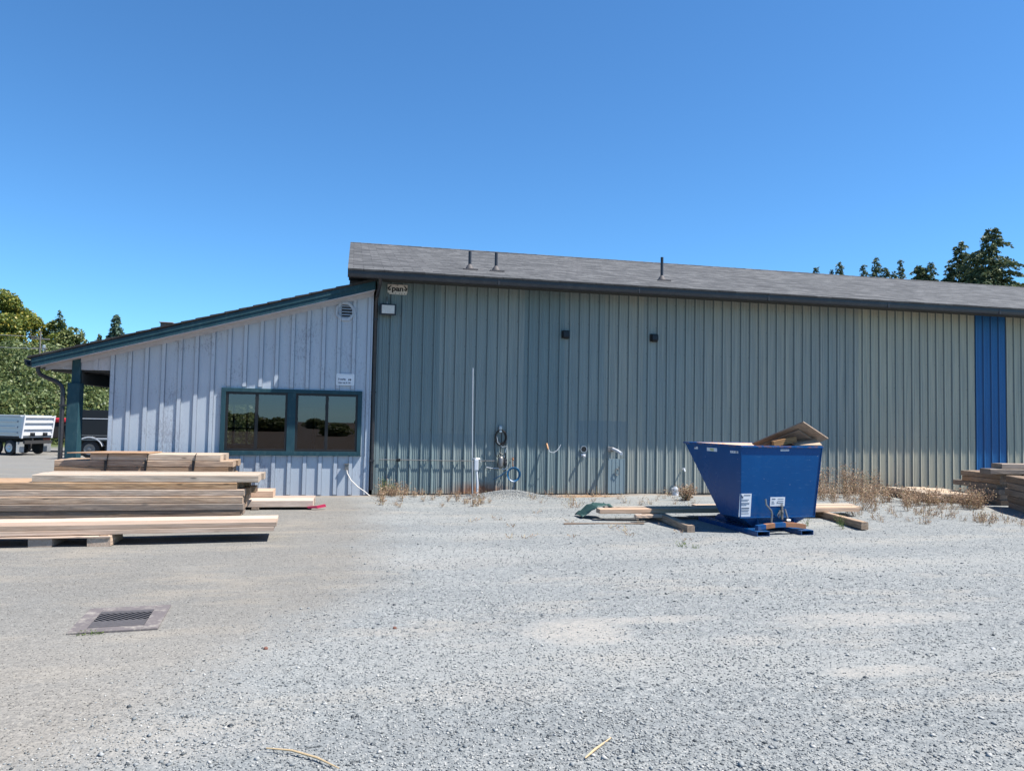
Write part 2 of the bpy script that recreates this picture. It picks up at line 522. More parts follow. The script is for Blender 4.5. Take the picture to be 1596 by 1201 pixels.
def mat_ground():
    t = NT('yard_gravel_and_asphalt')
    pos = t.n('NewGeometry').outputs['Position']
    sep = t.n('SeparateXYZ', Vector=pos)
    x, y = sep.outputs[0], sep.outputs[1]
    n1 = t.noise(pos, 0.55, 6, 0.6)
    n2 = t.noise(pos, 3.0, 6, 0.65)
    mp = t.n('Mapping', Vector=pos)
    mp.inputs['Scale'].default_value = (0.5, 1.5, 1)
    sand = t.noise(mp.outputs[0], 0.9, 7, 0.7)
    # --- crushed rock
    vo = t.n('TexVoronoi', {'feature': 'F1'}, Vector=pos, Scale=64.0)
    cell = t.n('SeparateColor', Color=vo.outputs['Color']).outputs[0]
    vo2 = t.n('TexVoronoi', {'feature': 'F1'}, Vector=pos, Scale=26.0)
    cell2 = t.n('SeparateColor', Color=vo2.outputs['Color']).outputs[0]
    cc = t.math('MULTIPLY_ADD', cell2, 0.4, t.math('MULTIPLY', cell, 0.6))
    grav = t.ramp(cc, [(0.03, (0.0882, 0.0966, 0.1008)), (0.30, (0.1806, 0.1924, 0.1949)), (0.65, (0.2327, 0.2436, 0.2419)), (0.94, (0.3318, 0.3318, 0.3175))])
    gap = t.ramp(vo.outputs['Distance'], [(0.34, 0.0), (0.66, 0.35)])
    grav = t.mix(gap, grav, (0.0774, 0.0858, 0.0921))
    grav = t.mix(t.math('MULTIPLY_ADD', n1, 0.8, -0.25, clamp=True), grav, (0.1987, 0.2106, 0.2134))
    grav = t.mix(t.ramp(sand, [(0.52, 0), (0.66, 0.55)]), grav, (0.2886, 0.2670, 0.2328))
    lm = t.n('Mapping', Vector=pos)
    lm.inputs['Scale'].default_value = (0.10, 0.85, 1)
    lm.inputs['Rotation'].default_value = (0, 0, 0.10)
    lane = t.noise(lm.outputs[0], 1.3, 4, 0.55)
    grav = t.mix(t.ramp(lane, [(0.50, 0), (0.62, 0.40)]), grav, (0.2562, 0.2587, 0.2478))
    grav = t.mix(t.ramp(lane, [(0.36, 0.35), (0.46, 0)]), grav, (0.1554, 0.1663, 0.1722))
    # tracked-out dust lying on the rock in a few spots
    dust = None
    for (px, py, sx, sy, am) in ((1.75, -10.2, .42, .38, .95), (2.25, -9.95, .75, .13, .75), (4.3, -10.2, .9, .22, .7), (3.5, -11.35, .45, .13, .75), (3.0, -10.6, .30, .16, .5),
                                 (3.9, -11.9, .35, .12, .5), (-.95, -11.7, .8, .35, .55), (.85, -11.4, .6, .2, .4), (4.6, -7.2, 1.6, .35, .35), (1.2, -7.4, 1.2, .3, .35)):
        ex = t.math('POWER', t.math('DIVIDE', t.math('SUBTRACT', x, px), sx), 2.0)
        ey = t.math('POWER', t.math('DIVIDE', t.math('SUBTRACT', y, py), sy), 2.0)
        e = t.math('MULTIPLY', t.math('SUBTRACT', 1.25, t.math('ADD', t.math('ADD', ex, ey), t.math('MULTIPLY_ADD', t.math('ADD', n2, sand), 2.4, -2.4)), clamp=True), am, clamp=True)
        dust = e if dust is None else t.math('MAXIMUM', dust, e)
    grav = t.mix(t.math('MULTIPLY', dust, t.math('MULTIPLY_ADD', cell, 0.7, 0.35), clamp=True), grav, (0.2898, 0.2730, 0.2478))
    # --- worn tan asphalt with fine aggregate
    v3 = t.n('TexVoronoi', {'feature': 'F1'}, Vector=pos, Scale=95.0)
    c3 = t.n('SeparateColor', Color=v3.outputs['Color']).outputs[0]
    asp = t.ramp(c3, [(0.0, (0.0759, 0.0715, 0.0657)), (0.45, (0.1373, 0.1308, 0.1213)), (0.8, (0.1811, 0.1753, 0.1665)), (1.0, (0.2629, 0.2541, 0.2395))])
    asp = t.mix(t.math('MULTIPLY_ADD', n2, 0.9, -0.2, clamp=True), asp, (0.1519, 0.1461, 0.1373))
    asp = t.mix(t.ramp(sand, [(0.50, 0), (0.66, 0.6)]), asp, (0.2483, 0.2235, 0.1863))
    asp = t.mix(t.ramp(n1, [(0.52, 0), (0.66, 0.35)]), asp, (0.1738, 0.1826, 0.1855))
    asp = t.mix(t.math('MULTIPLY_ADD', n1, 0.5, 0.10, clamp=True), asp, grav)
    near = t.math('MULTIPLY', t.math('MULTIPLY_ADD', y, -0.45, -4.0, clamp=True), 0.55)
    asp = t.mix(near, asp, t.mix(cell, (0.1496, 0.1470, 0.1408), (0.2904, 0.2772, 0.2552)))
    asp = t.mix(1.0, asp, (1.0, 0.972, 0.935), 'MULTIPLY')
    # --- which is where: a wandering edge near x = 0.4, curling left close to the viewer
    edge = t.math('MULTIPLY_ADD', t.math('MINIMUM', t.math('ADD', y, 8.2), 0.0), 0.42, 0.40)
    d = t.math('SUBTRACT', x, edge)
    d = t.math('ADD', d, t.math('MULTIPLY_ADD', n2, 0.9, -0.45))
    d = t.math('ADD', d, t.math('MULTIPLY_ADD', n1, 0.8, -0.4))
    f = t.ramp(t.math('MULTIPLY_ADD', d, 0.7, 0.5), [(0.2, 0), (0.8, 1)])
    c = t.mix(f, asp, grav)
    # rusty dirt at the foot of the wall
    wx = t.math('SUBTRACT', 1.0, t.math('ABSOLUTE', t.math('DIVIDE', t.math('SUBTRACT', x, 4.9), 1.0)), clamp=True)
    wy = t.math('SUBTRACT', 1.0, t.math('ABSOLUTE', t.math('DIVIDE', t.math('ADD', y, 0.33), 0.33)), clamp=True)
    wf = t.math('MULTIPLY', t.math('MULTIPLY', wx, wy), t.math('MULTIPLY', n2, 6.0), clamp=True)
    c = t.mix(wf, c, (0.25, 0.165, 0.10))
    # brown soil strip hugging the wall
    sy = t.math('SUBTRACT', 1.0, t.math('ABSOLUTE', t.math('DIVIDE', t.math('ADD', y, 0.12), 0.30)), clamp=True)
    c = t.mix(t.math('MULTIPLY', sy, t.math('MULTIPLY', n2, 1.2), clamp=True), c, (0.21, 0.16, 0.12))
    # fields: dry grass behind the viewer, green rough ground far off
    gy = t.ramp(t.math('MULTIPLY_ADD', y, -0.1, -1.9), [(0.0, 0), (0.3, 1)])
    fld = t.mix(t.noise(pos, 0.12, 6, 0.7), (0.065, 0.054, 0.034), (0.10, 0.082, 0.050))
    c = t.mix(gy, c, fld)
    gb = t.ramp(t.math('MULTIPLY_ADD', y, 0.05, -2.4), [(0.0, 0), (0.3, 1)])
    c = t.mix(gb, c, t.mix(n1, (0.05, 0.07, 0.025), (0.09, 0.11, 0.04)))
    h = t.math('ADD', t.math('MULTIPLY', vo.outputs['Distance'], -1.0), t.math('MULTIPLY', n2, 0.5))
    t.bsdf(c, 0.95, 0, 0.2, bump=h, bstr=0.5, bdist=0.008)
    return t.m


MATS['ground'] = mat_ground()


def mat_island(name, stops, rough=0.7, spec=0.3, trans=0.0):
    """one tone per loose piece (stones, leaves)"""
    t = NT(name)
    r = t.n('NewGeometry').outputs['Random Per Island']
    c = t.ramp(r, stops)
    b = t.bsdf(c, rough, 0, spec)
    if trans:
        tr = t.n('BsdfTranslucent', Color=c)
        mx = t.n('MixShader', Fac=trans)
        t.t.links.new(b.outputs[0], mx.inputs[1])
        t.t.links.new(tr.outputs[0], mx.inputs[2])
        t.t.links.new(mx.outputs[0], t.out.inputs['Surface'])
    return t.m


MATS['stones'] = mat_island('crushed_stone', [(0.0, (0.0462, 0.0529, 0.0588)), (0.22, (0.1512, 0.1638, 0.1705)), (0.7, (0.2394, 0.2503, 0.2520)), (0.95, (0.3696, 0.3654, 0.3486))], 0.9, 0.2)
MATS['tan_stones'] = mat_island('tan_grit', [(0.0, (0.0467, 0.0467, 0.0467)), (0.4, (0.1461, 0.1403, 0.1286)), (1.0, (0.2688, 0.2571, 0.2395))], 0.9, 0.2)
MATS['leaf_maple'] = mat_island('maple_leaves', [(0.0, (0.0550, 0.0880, 0.0220)), (0.45, (0.1320, 0.1705, 0.0330)), (0.8, (0.2420, 0.2475, 0.0440)), (1.0, (0.3630, 0.2860, 0.0550))], 0.5, 0.4, 0.3)
MATS['leaf_green'] = mat_island('green_leaves', [(0.0, (0.0575, 0.0862, 0.0287)), (0.5, (0.1323, 0.1667, 0.0517)), (1.0, (0.2300, 0.2415, 0.0862))], 0.5, 0.4, 0.3)
MATS['leaf_bramble'] = mat_island('bramble_leaves', [(0.0, (0.0616, 0.0952, 0.0336)), (0.5, (0.1176, 0.1568, 0.0560)), (0.9, (0.1792, 0.2128, 0.0784)), (1.0, (0.2352, 0.2128, 0.0896))], 0.5, 0.4, 0.3)
MATS['leaf_conifer'] = mat_island('conifer_needles', [(0.0, (0.034, 0.061, 0.035)), (0.55, (0.088, 0.121, 0.061)), (1.0, (0.176, 0.189, 0.081))], 0.6, 0.3, 0.15)
MATS['leaf_blue'] = mat_island('blue_green_needles', [(0.0, (0.036, 0.072, 0.054)), (0.6, (0.084, 0.138, 0.096)), (1.0, (0.156, 0.198, 0.120))], 0.6, 0.3, 0.15)
MATS['weed_dry'] = mat_island('dry_weed', [(0.0, (0.20, 0.12, 0.075)), (0.5, (0.36, 0.24, 0.165)), (0.85, (0.50, 0.38, 0.27)), (1.0, (0.40, 0.37, 0.16))], 0.8, 0.2, 0.2)
MATS['weed_green'] = mat_island('green_weed', [(0.0, (0.06, 0.10, 0.03)), (0.6, (0.13, 0.19, 0.06)), (1.0, (0.24, 0.25, 0.09))], 0.7, 0.2, 0.2)


def mat_glass():
    t = NT('tinted_window_glass')
    lw = t.n('LayerWeight', Blend=0.35).outputs['Fresnel']
    gl = t.n('BsdfGlossy', Color=c4((0.86, 0.82, 0.95)), Roughness=0.004)
    tr = t.n('BsdfTransparent', Color=c4((0.5, 0.5, 0.53)))
    mx = t.n('MixShader', Fac=t.math('MULTIPLY_ADD', lw, 0.4, 0.085))
    t.t.links.new(tr.outputs[0], mx.inputs[1])
    t.t.links.new(gl.outputs[0], mx.inputs[2])
    t.t.links.new(mx.outputs[0], t.out.inputs['Surface'])
    return t.m


MATS['glass'] = mat_glass()


def mat_hopper():
    t = NT('blue_hopper_paint')
    v = t.coord()
    nz = t.noise(v, 2.2, 5, 0.6)
    c = t.mix(nz, (0.0006, 0.046, 0.160), (0.0010, 0.070, 0.225))
    sc = t.noise(t.coord((3, 3, 1.2)), 6, 8, 0.75)
    c = t.mix(t.ramp(sc, [(0.66, 0), (0.76, 0.35)]), c, (0.05, 0.12, 0.25))
    sp = t.noise(v, 30, 2, 0.5)
    c = t.mix(t.ramp(sp, [(0.74, 0), (0.78, 0.8)]), c, (0.35, 0.40, 0.45))
    zz = t.n('SeparateXYZ', Vector=v).outputs[2]
    gr = t.noise(t.coord((4, 4, 9)), 2.0, 8, 0.75)
    low = t.math('SUBTRACT', 1.0, t.math('DIVIDE', zz, 0.42), clamp=True)
    c = t.mix(t.math('MULTIPLY', low, t.ramp(gr, [(0.42, 0), (0.66, 0.6)]), clamp=True), c, (0.13, 0.14, 0.15))
    scr = t.noise(t.coord((2.5, 2.5, 30)), 2.2, 5, 0.6)
    c = t.mix(t.ramp(scr, [(0.62, 0), (0.72, 0.55)]), c, (0.07, 0.16, 0.30))
    edge = t.math('MULTIPLY', t.ramp(zz, [(0.0, 0), (1.0, 1)]), t.math('GREATER_THAN', zz, 1.262))
    c = t.mix(t.math('MULTIPLY', edge, t.ramp(gr, [(0.50, 0), (0.60, 0.8)])), c, (0.20, 0.09, 0.05))
    t.bsdf(c, t.math('MULTIPLY_ADD', nz, 0.2, 0.16), 0, 0.2)
    return t.m


MATS['hopper'] = mat_hopper()
MATS['hopper_in'] = paint('rusty_bin_inside', (0.4000, 0.2720, 0.1920), 0.7, 0.25, 4, dirt=(0.3600, 0.1440, 0.0480), dirt_amt=0.9)


def text_mesh(txt, size, bold=False, sx=1.0):
    """returns (verts, faces) of flat lettering in the XZ plane, origin at left baseline"""
    cu = bpy.data.curves.new('lettering', 'FONT')
    cu.body = txt
    cu.size = size
    if bold:
        cu.offset = size * 0.035
    ob = bpy.data.objects.new('lettering', cu)
    COL.objects.link(ob)
    dg = bpy.context.evaluated_depsgraph_get()
    me = bpy.data.meshes.new_from_object(ob.evaluated_get(dg))
    vs = [(v.co.x * sx, 0.0, v.co.y) for v in me.vertices]
    fs = [tuple(p.vertices) for p in me.polygons]
    bpy.data.objects.remove(ob)
    bpy.data.curves.remove(cu)
    bpy.data.meshes.remove(me)
    return vs, fs


# ------------------------------------------------------------------ the ground
def smooth(a, b, x):
    t = np.clip((x - a) / (b - a), 0, 1)
    return t * t * (3 - 2 * t)


def ground_z(x, y):
    x = np.asarray(x, float); y = np.asarray(y, float)
    h = 0.012 * np.sin(x * 1.3 + 0.7 * np.sin(y * 0.9)) * np.cos(y * 1.1) + 0.008 * np.sin(x * 3.1 + y * 2.3)
    h = h * smooth(-30, -14, y) * (1 - smooth(2, 6, y))
    h = h * (0.25 + 0.75 * smooth(0.3, 1.2, x))
    h = h + 0.15 * np.exp(-((x - 3.35) / 0.62) ** 2 - ((y + 0.42) / 0.40) ** 2)
    h = h + 0.05 * np.exp(-((x - 1.3) / 0.9) ** 2 - ((y + 0.9) / 0.5) ** 2)
    h = h - 1.3 * smooth(1.5, 40, y)
    hill = smooth(58, 110, y + 0.25 * np.minimum(x + 30, 30)) * smooth(40, -15, x)
    h = h + 7.0 * hill
    h = h - 4.0 * smooth(-45, -120, y)
    return h


xs = np.unique(np.concatenate([np.linspace(-700, -60, 14), np.linspace(-60, -9, 30), np.linspace(-9, 18, 190), np.linspace(18, 80, 26), np.linspace(80, 700, 14)]))
ys = np.unique(np.concatenate([np.linspace(-700, -40, 14), np.linspace(-40, -13.5, 14), np.linspace(-13.5, 1, 150), np.linspace(1, 130, 60), np.linspace(130, 700, 14)]))
XX, YY = np.meshgrid(xs, ys)
V = np.stack([XX, YY, ground_z(XX, YY)], -1).reshape(-1, 3)
nx, ny = len(xs), len(ys)
ii = (np.arange(ny - 1)[:, None] * nx + np.arange(nx - 1)[None, :]).ravel()
F = np.stack([ii, ii + 1, ii + 1 + nx, ii + nx], -1)
ground = np_mesh('ground', V, F, MATS['ground'], smooth=True)
tag(ground, kind='structure')


def stones(name, n, xy, smin, smax, mat, seed):
    rng = np.random.default_rng(seed)
    x, y = xy
    z = ground_z(x, y)
    s = smin + (smax - smin) * rng.random(n) ** 2.2
    octa = np.array([(1, 0, 0), (-1, 0, 0), (0, 1, 0), (0, -1, 0), (0, 0, 1), (0, 0, -1)], float)
    P = octa[None] * (0.55 + 0.6 * rng.random((n, 6, 1))) + 0.3 * rng.standard_normal((n, 6, 3)) * 0.6
    P[:, :, 2] *= 0.6
    a = rng.random(n) * 6.283
    ca, sa = np.cos(a)[:, None], np.sin(a)[:, None]
    px = P[:, :, 0] * ca - P[:, :, 1] * sa
    py = P[:, :, 0] * sa + P[:, :, 1] * ca
    P = np.stack([px, py, P[:, :, 2]], -1) * s[:, None, None] * 0.5
    P += np.stack([x, y, z + s * 0.10], -1)[:, None, :]
    f = np.array([(0, 2, 4), (2, 1, 4), (1, 3, 4), (3, 0, 4), (2, 0, 5), (1, 2, 5), (3, 1, 5), (0, 3, 5)])
    Fs = (np.arange(n)[:, None, None] * 6 + f[None]).reshape(-1, 3)
    o = np_mesh(name, P.reshape(-1, 3), Fs, mat)
    return tag(o, kind='stuff')


def spread(n, seed, gravel=True):
    """stones thin out with distance; gravel side of the edge or asphalt side"""
    rng = np.random.default_rng(seed)
    d = np.exp(rng.uniform(math.log(3.1), math.log(15.2), n * 3))
    a = rng.uniform(R(-26), R(52), n * 3)
    x = d * np.sin(a); y = -15.75 + d * np.cos(a)
    e = 0.40 + 0.42 * np.minimum(y + 8.2, 0) + rng.normal(0, 0.35, n * 3)
    k = (x > e) if gravel else (x < e)
    k &= (y < -0.08) & ~((np.abs(x + 1.67) < 0.34) & (np.abs(y + 9.3) < 0.42))
    for (px, py, sx, sy) in ((1.75, -10.2, .42, .38), (2.25, -9.95, .75, .13), (4.3, -10.2, .9, .22), (3.5, -11.35, .45, .13)):
        k &= ~((((x - px) / sx) ** 2 + ((y - py) / sy) ** 2 < 1.1) & (rng.random(n * 3) < .7))
    x, y = x[k][:n], y[k][:n]
    return len(x), (x, y)


n_, xy_ = spread(120000, 1)
tag(stones('gravel', n_, xy_, 0.0055, 0.021, MATS['stones'], 2), 'loose blue grey crushed rock spread over the yard', 'gravel')
n_, xy_ = spread(34000, 3, False)
tag(stones('grit', n_, xy_, 0.004, 0.014, MATS['tan_stones'], 4), 'fine tan grit scattered over the worn asphalt', 'grit')
n_, xy_ = spread(2600, 15)
tag(stones('coarse_gravel', n_, xy_, 0.018, 0.042, MATS['stones'], 16), 'larger loose stones scattered over the crushed rock', 'gravel')
rng = np.random.default_rng(11)
n_ = 9000
xm = 3.35 + rng.normal(0, 0.55, n_); ym = -0.42 + rng.normal(0, 0.25, n_)
k = ym < -0.06
tag(stones('gravel_mound', int(k.sum()), (xm[k], ym[k]), 0.012, 0.032, MATS['stones'], 12), 'low heap of crushed rock against the wall by the stand pipe', 'gravel')

# ------------------------------------------------------------------ metal building
bld = thing('metal_building', 'long green grey ribbed steel shed with shingle roof and a blue wall strip', 'building', (0.45, 0, 0))


def local(o, p=bld):
    """parent while keeping world placement"""
    o.parent = p
    o.matrix_parent_inverse = Matrix.Translation(-Vector(p.location))
    return o


def cladding(xa, xb, name, mat, screws=True):
    """one ribbed sheet run from xa to xb: outward is -y"""
    prof = []
    i0 = int(math.floor((xa - X0) / PITCH)) - 1
    i1 = int(math.ceil((xb - X0) / PITCH)) + 1
    raw = []
    for i in range(i0, i1 + 1):
        b = X0 + i * PITCH
        raw += [(b - 0.022, 0), (b - 0.018, -0.004), (b - 0.002, -0.026), (b + 0.020, -0.026), (b + 0.040, 0)]
        for q in (0.078, 0.115, 0.152, 0.186):
            raw += [(b + q - 0.011, 0), (b + q - 0.003, -0.0068), (b + q + 0.003, -0.0068), (b + q + 0.011, 0)]
    raw = [p for p in raw if xa < p[0] < xb]
    prof = [(xa, 0)] + raw + [(xb, 0)]
    b = MB()
    z0, z1 = 0.03, 4.52
    n = len(prof)
    vs = [(x, y, z0) for x, y in prof] + [(x, y, z1) for x, y in prof]
    b.add(vs, [(i, i + 1, i + 1 + n, i + n) for i in range(n - 1)])
    b.cur = 1
    if screws:
        for i in range(i0 + 1, i1):
            bx = X0 + i * PITCH - 0.036
            if not (xa + .02 < bx < xb - .02):
                continue
            for zz in (0.18, 0.78, 1.37, 1.96, 2.55, 3.14, 3.73, 4.25):
                b.lathe((bx, -0.001, zz + RND.uniform(-.006, .006)), (0, -1, 0), [(0.0085, 0), (0.0085, 0.003), (0.005, 0.007)], 7)
    return local(b.build(name, [mat, MATS['black_metal']]))


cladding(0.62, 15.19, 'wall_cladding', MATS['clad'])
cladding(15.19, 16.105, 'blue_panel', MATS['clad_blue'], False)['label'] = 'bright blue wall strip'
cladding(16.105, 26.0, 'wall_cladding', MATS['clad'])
local(MB().box(0.50, 0.62, -0.024, 0.06, 0.02, 4.50).build('corner_trim', MATS['clad'], bevel=0.004))
local(MB().box(0.45, 26, 0.004, 0.10, -0.3, 0.026).box(0.45, 26, -0.02, 0.004, -0.3, 0.012).build('sill', MATS['skirt']))
# the other walls
EAVE, SL, YR, ZR = 4.56, 0.2935, 6.98, 6.785
gable = MB()
gable.add([(0.45, 0.05, -.3), (0.45, 13.96, -.3), (0.45, 13.96, 4.62), (0.45, 6.98, 6.66), (0.45, 0.05, 4.62)], [(0, 4, 3, 2, 1)])
gable.add([(0.45, 13.96, -.3), (26, 13.96, -.3), (26, 13.96, 4.62), (0.45, 13.96, 4.62)], [(0, 1, 2, 3)])
gable.add([(26, 0.05, -.3), (26, 13.96, -.3), (26, 13.96, 4.62), (26, 6.98, 6.66), (26, 0.05, 4.62)], [(0, 1, 2, 3, 4)])
local(gable.build('gable_wall', MATS['clad']))
# roof: two slopes with thickness, ridge cap and drip edge
XL, XR = -0.106, 26.5


def roof_z(y):
    return EAVE + SL * (min(y, 2 * YR - y) + 0.66)


rf = MB()
y0, y1 = -0.835, 2 * YR + 0.70
zt0, ztr = roof_z(y0), roof_z(YR)
rf.add([(XL, y0, zt0), (XR, y0, zt0), (XR, YR, ztr), (XL, YR, ztr), (XL, y1, zt0), (XR, y1, zt0)], [(0, 1, 2, 3), (3, 2, 5, 4)])
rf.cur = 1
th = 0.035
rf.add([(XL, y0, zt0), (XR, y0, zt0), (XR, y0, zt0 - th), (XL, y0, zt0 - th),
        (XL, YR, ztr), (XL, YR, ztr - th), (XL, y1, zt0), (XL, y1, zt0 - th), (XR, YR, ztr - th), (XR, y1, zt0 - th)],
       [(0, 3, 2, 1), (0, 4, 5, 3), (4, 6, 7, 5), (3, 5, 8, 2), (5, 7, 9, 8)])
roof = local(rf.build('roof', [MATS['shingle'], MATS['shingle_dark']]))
rc = MB()
for i in range(88):   # overlapping ridge caps
    xa = XL + i * 0.30
    rc.add([(xa, YR - 0.15, roof_z(YR - .15) + .008), (xa + .31, YR - 0.15, roof_z(YR - .15) + .012), (xa + .31, YR, ztr + .02), (xa, YR, ztr + .014),
            (xa, YR + 0.15, roof_z(YR - .15) + .008), (xa + .31, YR + 0.15, roof_z(YR - .15) + .012)], [(0, 1, 2, 3), (3, 2, 5, 4)])
local(rc.build('ridge_cap', MATS['shingle']), roof).matrix_parent_inverse = Matrix()
# eave: fascia, soffit, gutter, rake board
local(MB().box(XL + .02, XR - .02, -0.74, -0.715, 4.34, 4.515).build('fascia', MATS['gutter']))
local(MB().box(XL + .02, XR - .02, -0.715, 0.03, 4.42, 4.435).build('soffit', MATS['skirt']))
g = MB()
gp = [(y_ - .14, z_ - .02) for y_, z_ in [(-0.60, 4.365), (-0.665, 4.365), (-0.672, 4.38), (-0.680, 4.43), (-0.682, 4.49), (-0.670, 4.512), (-0.664, 4.506), (-0.672, 4.486),
      (-0.670, 4.432), (-0.662, 4.386), (-0.655, 4.375), (-0.61, 4.375), (-0.61, 4.50), (-0.601, 4.50)]]
g.prism_x(gp, XL + 0.01, XR - .03)
g.box(XL + 0.002, XL + 0.01, -0.820, -0.74, 4.344, 4.485)
for i in range(9):   # joint collars
    g.box(2.9 + i * 3.05, 2.93 + i * 3.05, -0.826, -0.8115, 4.346, 4.492)
local(g.build('gutter', MATS['gutter']))
rk = MB()
rk.add([(XL + .02, -0.74, 4.34), (XL + .02, YR, ZR - .36), (XL + .02, YR, ztr - .05), (XL + .02, -0.74, 4.50),
        (XL + .045, -0.74, 4.34), (XL + .045, YR, ZR - .36), (XL + .045, YR, ztr - .05), (XL + .045, -0.74, 4.50)],
       [(0, 3, 2, 1), (4, 5, 6, 7), (0, 1, 5, 4), (0, 4, 7, 3)])
local(rk.build('rake_board', MATS['gutter']))
# downspout at the joint with the annex
ds = MB()
ds.tube([(0.53, -0.77, 4.36), (0.53, -0.72, 4.26), (0.50, -0.16, 4.10), (0.485, -0.10, 4.0), (0.485, -0.10, 2.0), (0.485, -0.10, 0.12)], 0.036, 8)
for zz in (3.6, 2.1, 0.7):
    ds.box(0.44, 0.53, -0.142, -0.058, zz, zz + 0.03)
local(ds.build('downspout', MATS['gutter'], smooth=True))
# plumbing vents through the roof
for x, y, hh in ((2.507, 0.48, 0.40), (3.099, 0.483, 0.41), (7.142, 0.715, 0.55)):
    z = roof_z(y)
    v_ = local(MB().lathe((x, y, z - .05), (0, 0, 1), [(0.034, 0), (0.034, hh + .05), (0.028, hh + .05), (0.028, hh - .05)], 14).build('vent_pipe', MATS['black_metal'], smooth=True), bld)
    bo = MB().lathe((x, y, z - .02), (0, 0, 1), [(0.11, 0), (0.10, 0.03), (0.06, 0.10), (0.037, 0.13)], 14)
    bo.box(x - .16, x + .16, y - .17, y - .10, z - .05, z - .012)
    b_ = bo.build('pipe_boot', MATS['iron'], v_, smooth=True)
    b_.matrix_parent_inverse = Matrix()

# ------------------------------------------------------------------ wooden annex (office)
off = thing('office_annex', 'lean-to office annex clad in flaking pale lavender board and batten siding', 'building', (-4.5, 0, 0))
YW = -0.06


def zf(x):   # underside line of the rake fascia
    return 4.181 + 0.2878 * (x - 0.449)


def L(o, p=off):
    return local(o, p)


wl = MB()
WX0, WX1 = -4.50, 0.43
wx0, wx1, wz0, wz1 = -2.42, 0.20, 0.87, 2.075


def wallpoly(xa, xb, za=None, zb=None):
    if zb is None:
        wl.prism_y([(xa, za), (xb, za), (xb, zf(xb) + .08), (xa, zf(xa) + .08)], YW, YW + 0.10)
    else:
        wl.prism_y([(xa, za), (xb, za), (xb, zb), (xa, zb)], YW, YW + 0.10)


wallpoly(WX0, wx0, -0.1)
wallpoly(wx0, wx1, -0.1, wz0)
wallpoly(wx0, wx1, wz1)
wallpoly(wx1, WX1, -0.1)
# battens every 0.3 m; those crossing the window stop at it
bx = WX0
nb = 0
while bx < WX1 - .05:
    w2 = 0.076
    tops = [(0.02, zf(bx) + .02)]
    if wx0 - .16 < bx + w2 and bx < wx1 + .13:
        tops = [(0.02, wz0 - .082), (wz1 + .09, zf(bx) + .02)]
    for za, zb in tops:
        j = RND.uniform(-.004, .004)
        wl.prism_y([(bx + j, za), (bx + w2 + j, za), (bx + w2 + j, zb + .2878 * w2), (bx + j, zb)], YW - .026, YW)
    bx += 0.3013
    nb += 1
wall = L(wl.build('wall', MATS['boards']))
# frieze board under the rake, grey brown corner board
fr = MB()
fr.prism_y([(-5.62, zf(-5.62) - .075), (0.43, zf(0.43) - .075), (0.43, zf(.43) + .02), (-5.62, zf(-5.62) + .02)], YW - .030, YW - .022)
L(fr.build('frieze_board', MATS['trim']))
L(MB().prism_y([(0.335, 0.02), (0.43, 0.02), (0.43, zf(.43) - .08), (.335, zf(.335) - .08)], YW - .028, YW - .022).build('corner_board', MATS['boards']))
# porch gable infill and dropped beam
pg = MB()
pg.prism_y([(-5.60, zf(-5.60) - .05), (-5.40, 2.395), (-4.5, 2.40), (-4.5, zf(-4.5) + .06), (-5.60, zf(-5.60) + .06)][0:5], YW, YW + .05)
for q in (-5.36, -4.80):
    pg.prism_y([(q, 2.40), (q + .075, 2.40), (q + .075, zf(q) + .04), (q, zf(q) + .02)], YW - .02, YW)
L(pg.build('gable_infill', MATS['trim']))
L(MB().box(-5.55, -4.50, YW + .05, 6.0, 2.36, 2.40).build('porch_ceiling', MATS['skirt']))
L(MB().box(-5.16, -5.00, YW + .06, 6.0, 2.13, 2.355).box(-5.0, -4.51, 2.4, 2.6, 2.08, 2.355).build('porch_beam', MATS['skirt'], bevel=.01))
post = L(MB().box(-5.20, -4.985, YW - .14, YW + .10, 0.0, 2.14).box(-5.165, -5.02, YW - .05, YW + .06, 2.14, zf(-5.1) + .05).build('porch_post', MATS['teal'], bevel=.012))
L(MB().box(-5.20, -4.985, 5.7, 5.92, -0.2, 2.13).build('porch_post', MATS['teal'], bevel=.012))
# roof slab, fascia, gutter
YF = -0.44
rs = MB()


def zt(x):
    return 4.372 + 0.2898 * (x - 0.444)


for i in range(24):   # shingle courses stepping up the rake
    xa = -5.80 + i * 0.2605
    xb = xa + 0.2605
    rs.prism_y([(xa, zt(xa) + .004), (xb, zt(xb) + .004), (xb, zt(xb) + .024), (xa, zt(xa) + .040)], YF - .035, 6.3)
rs.prism_y([(-5.78, zt(-5.78) - .02), (.449, zt(.449) - .02), (.449, zt(.449) + .004), (-5.78, zt(-5.78) + .004)], YF - .010, 6.3)
L(rs.build('roof', MATS['shingle_dark']))
fa = MB()
fa.prism_y([(-5.73, zf(-5.73)), (0.449, zf(.449)), (0.449, zt(.449) - .022), (-5.73, zt(-5.73) - .022)], YF, YF + .035)
fa.prism_y([(-5.73, zf(-5.73) + .085), (0.449, zf(.449) + .085), (0.449, zt(.449) - .022), (-5.73, zt(-5.73) - .022)], YF - .014, YF)
L(fa.build('fascia', MATS['teal'], bevel=.003))
so = MB()
so.add([(-5.72, YF + .035, zf(-5.72) + .004), (.44, YF + .035, zf(.44) + .004), (.44, YW + .02, zf(.44) + .004), (-5.72, YW + .02, zf(-5.72) + .004)], [(0, 3, 2, 1)])
so.prism_y([(-5.73, zf(-5.73) - .010), (0.43, zf(.43) - .010), (0.43, zf(.43) - .001), (-5.73, zf(-5.73) - .001)], YF + .004, YF + .030)
L(so.build('soffit', MATS['trim']))
gu = MB()
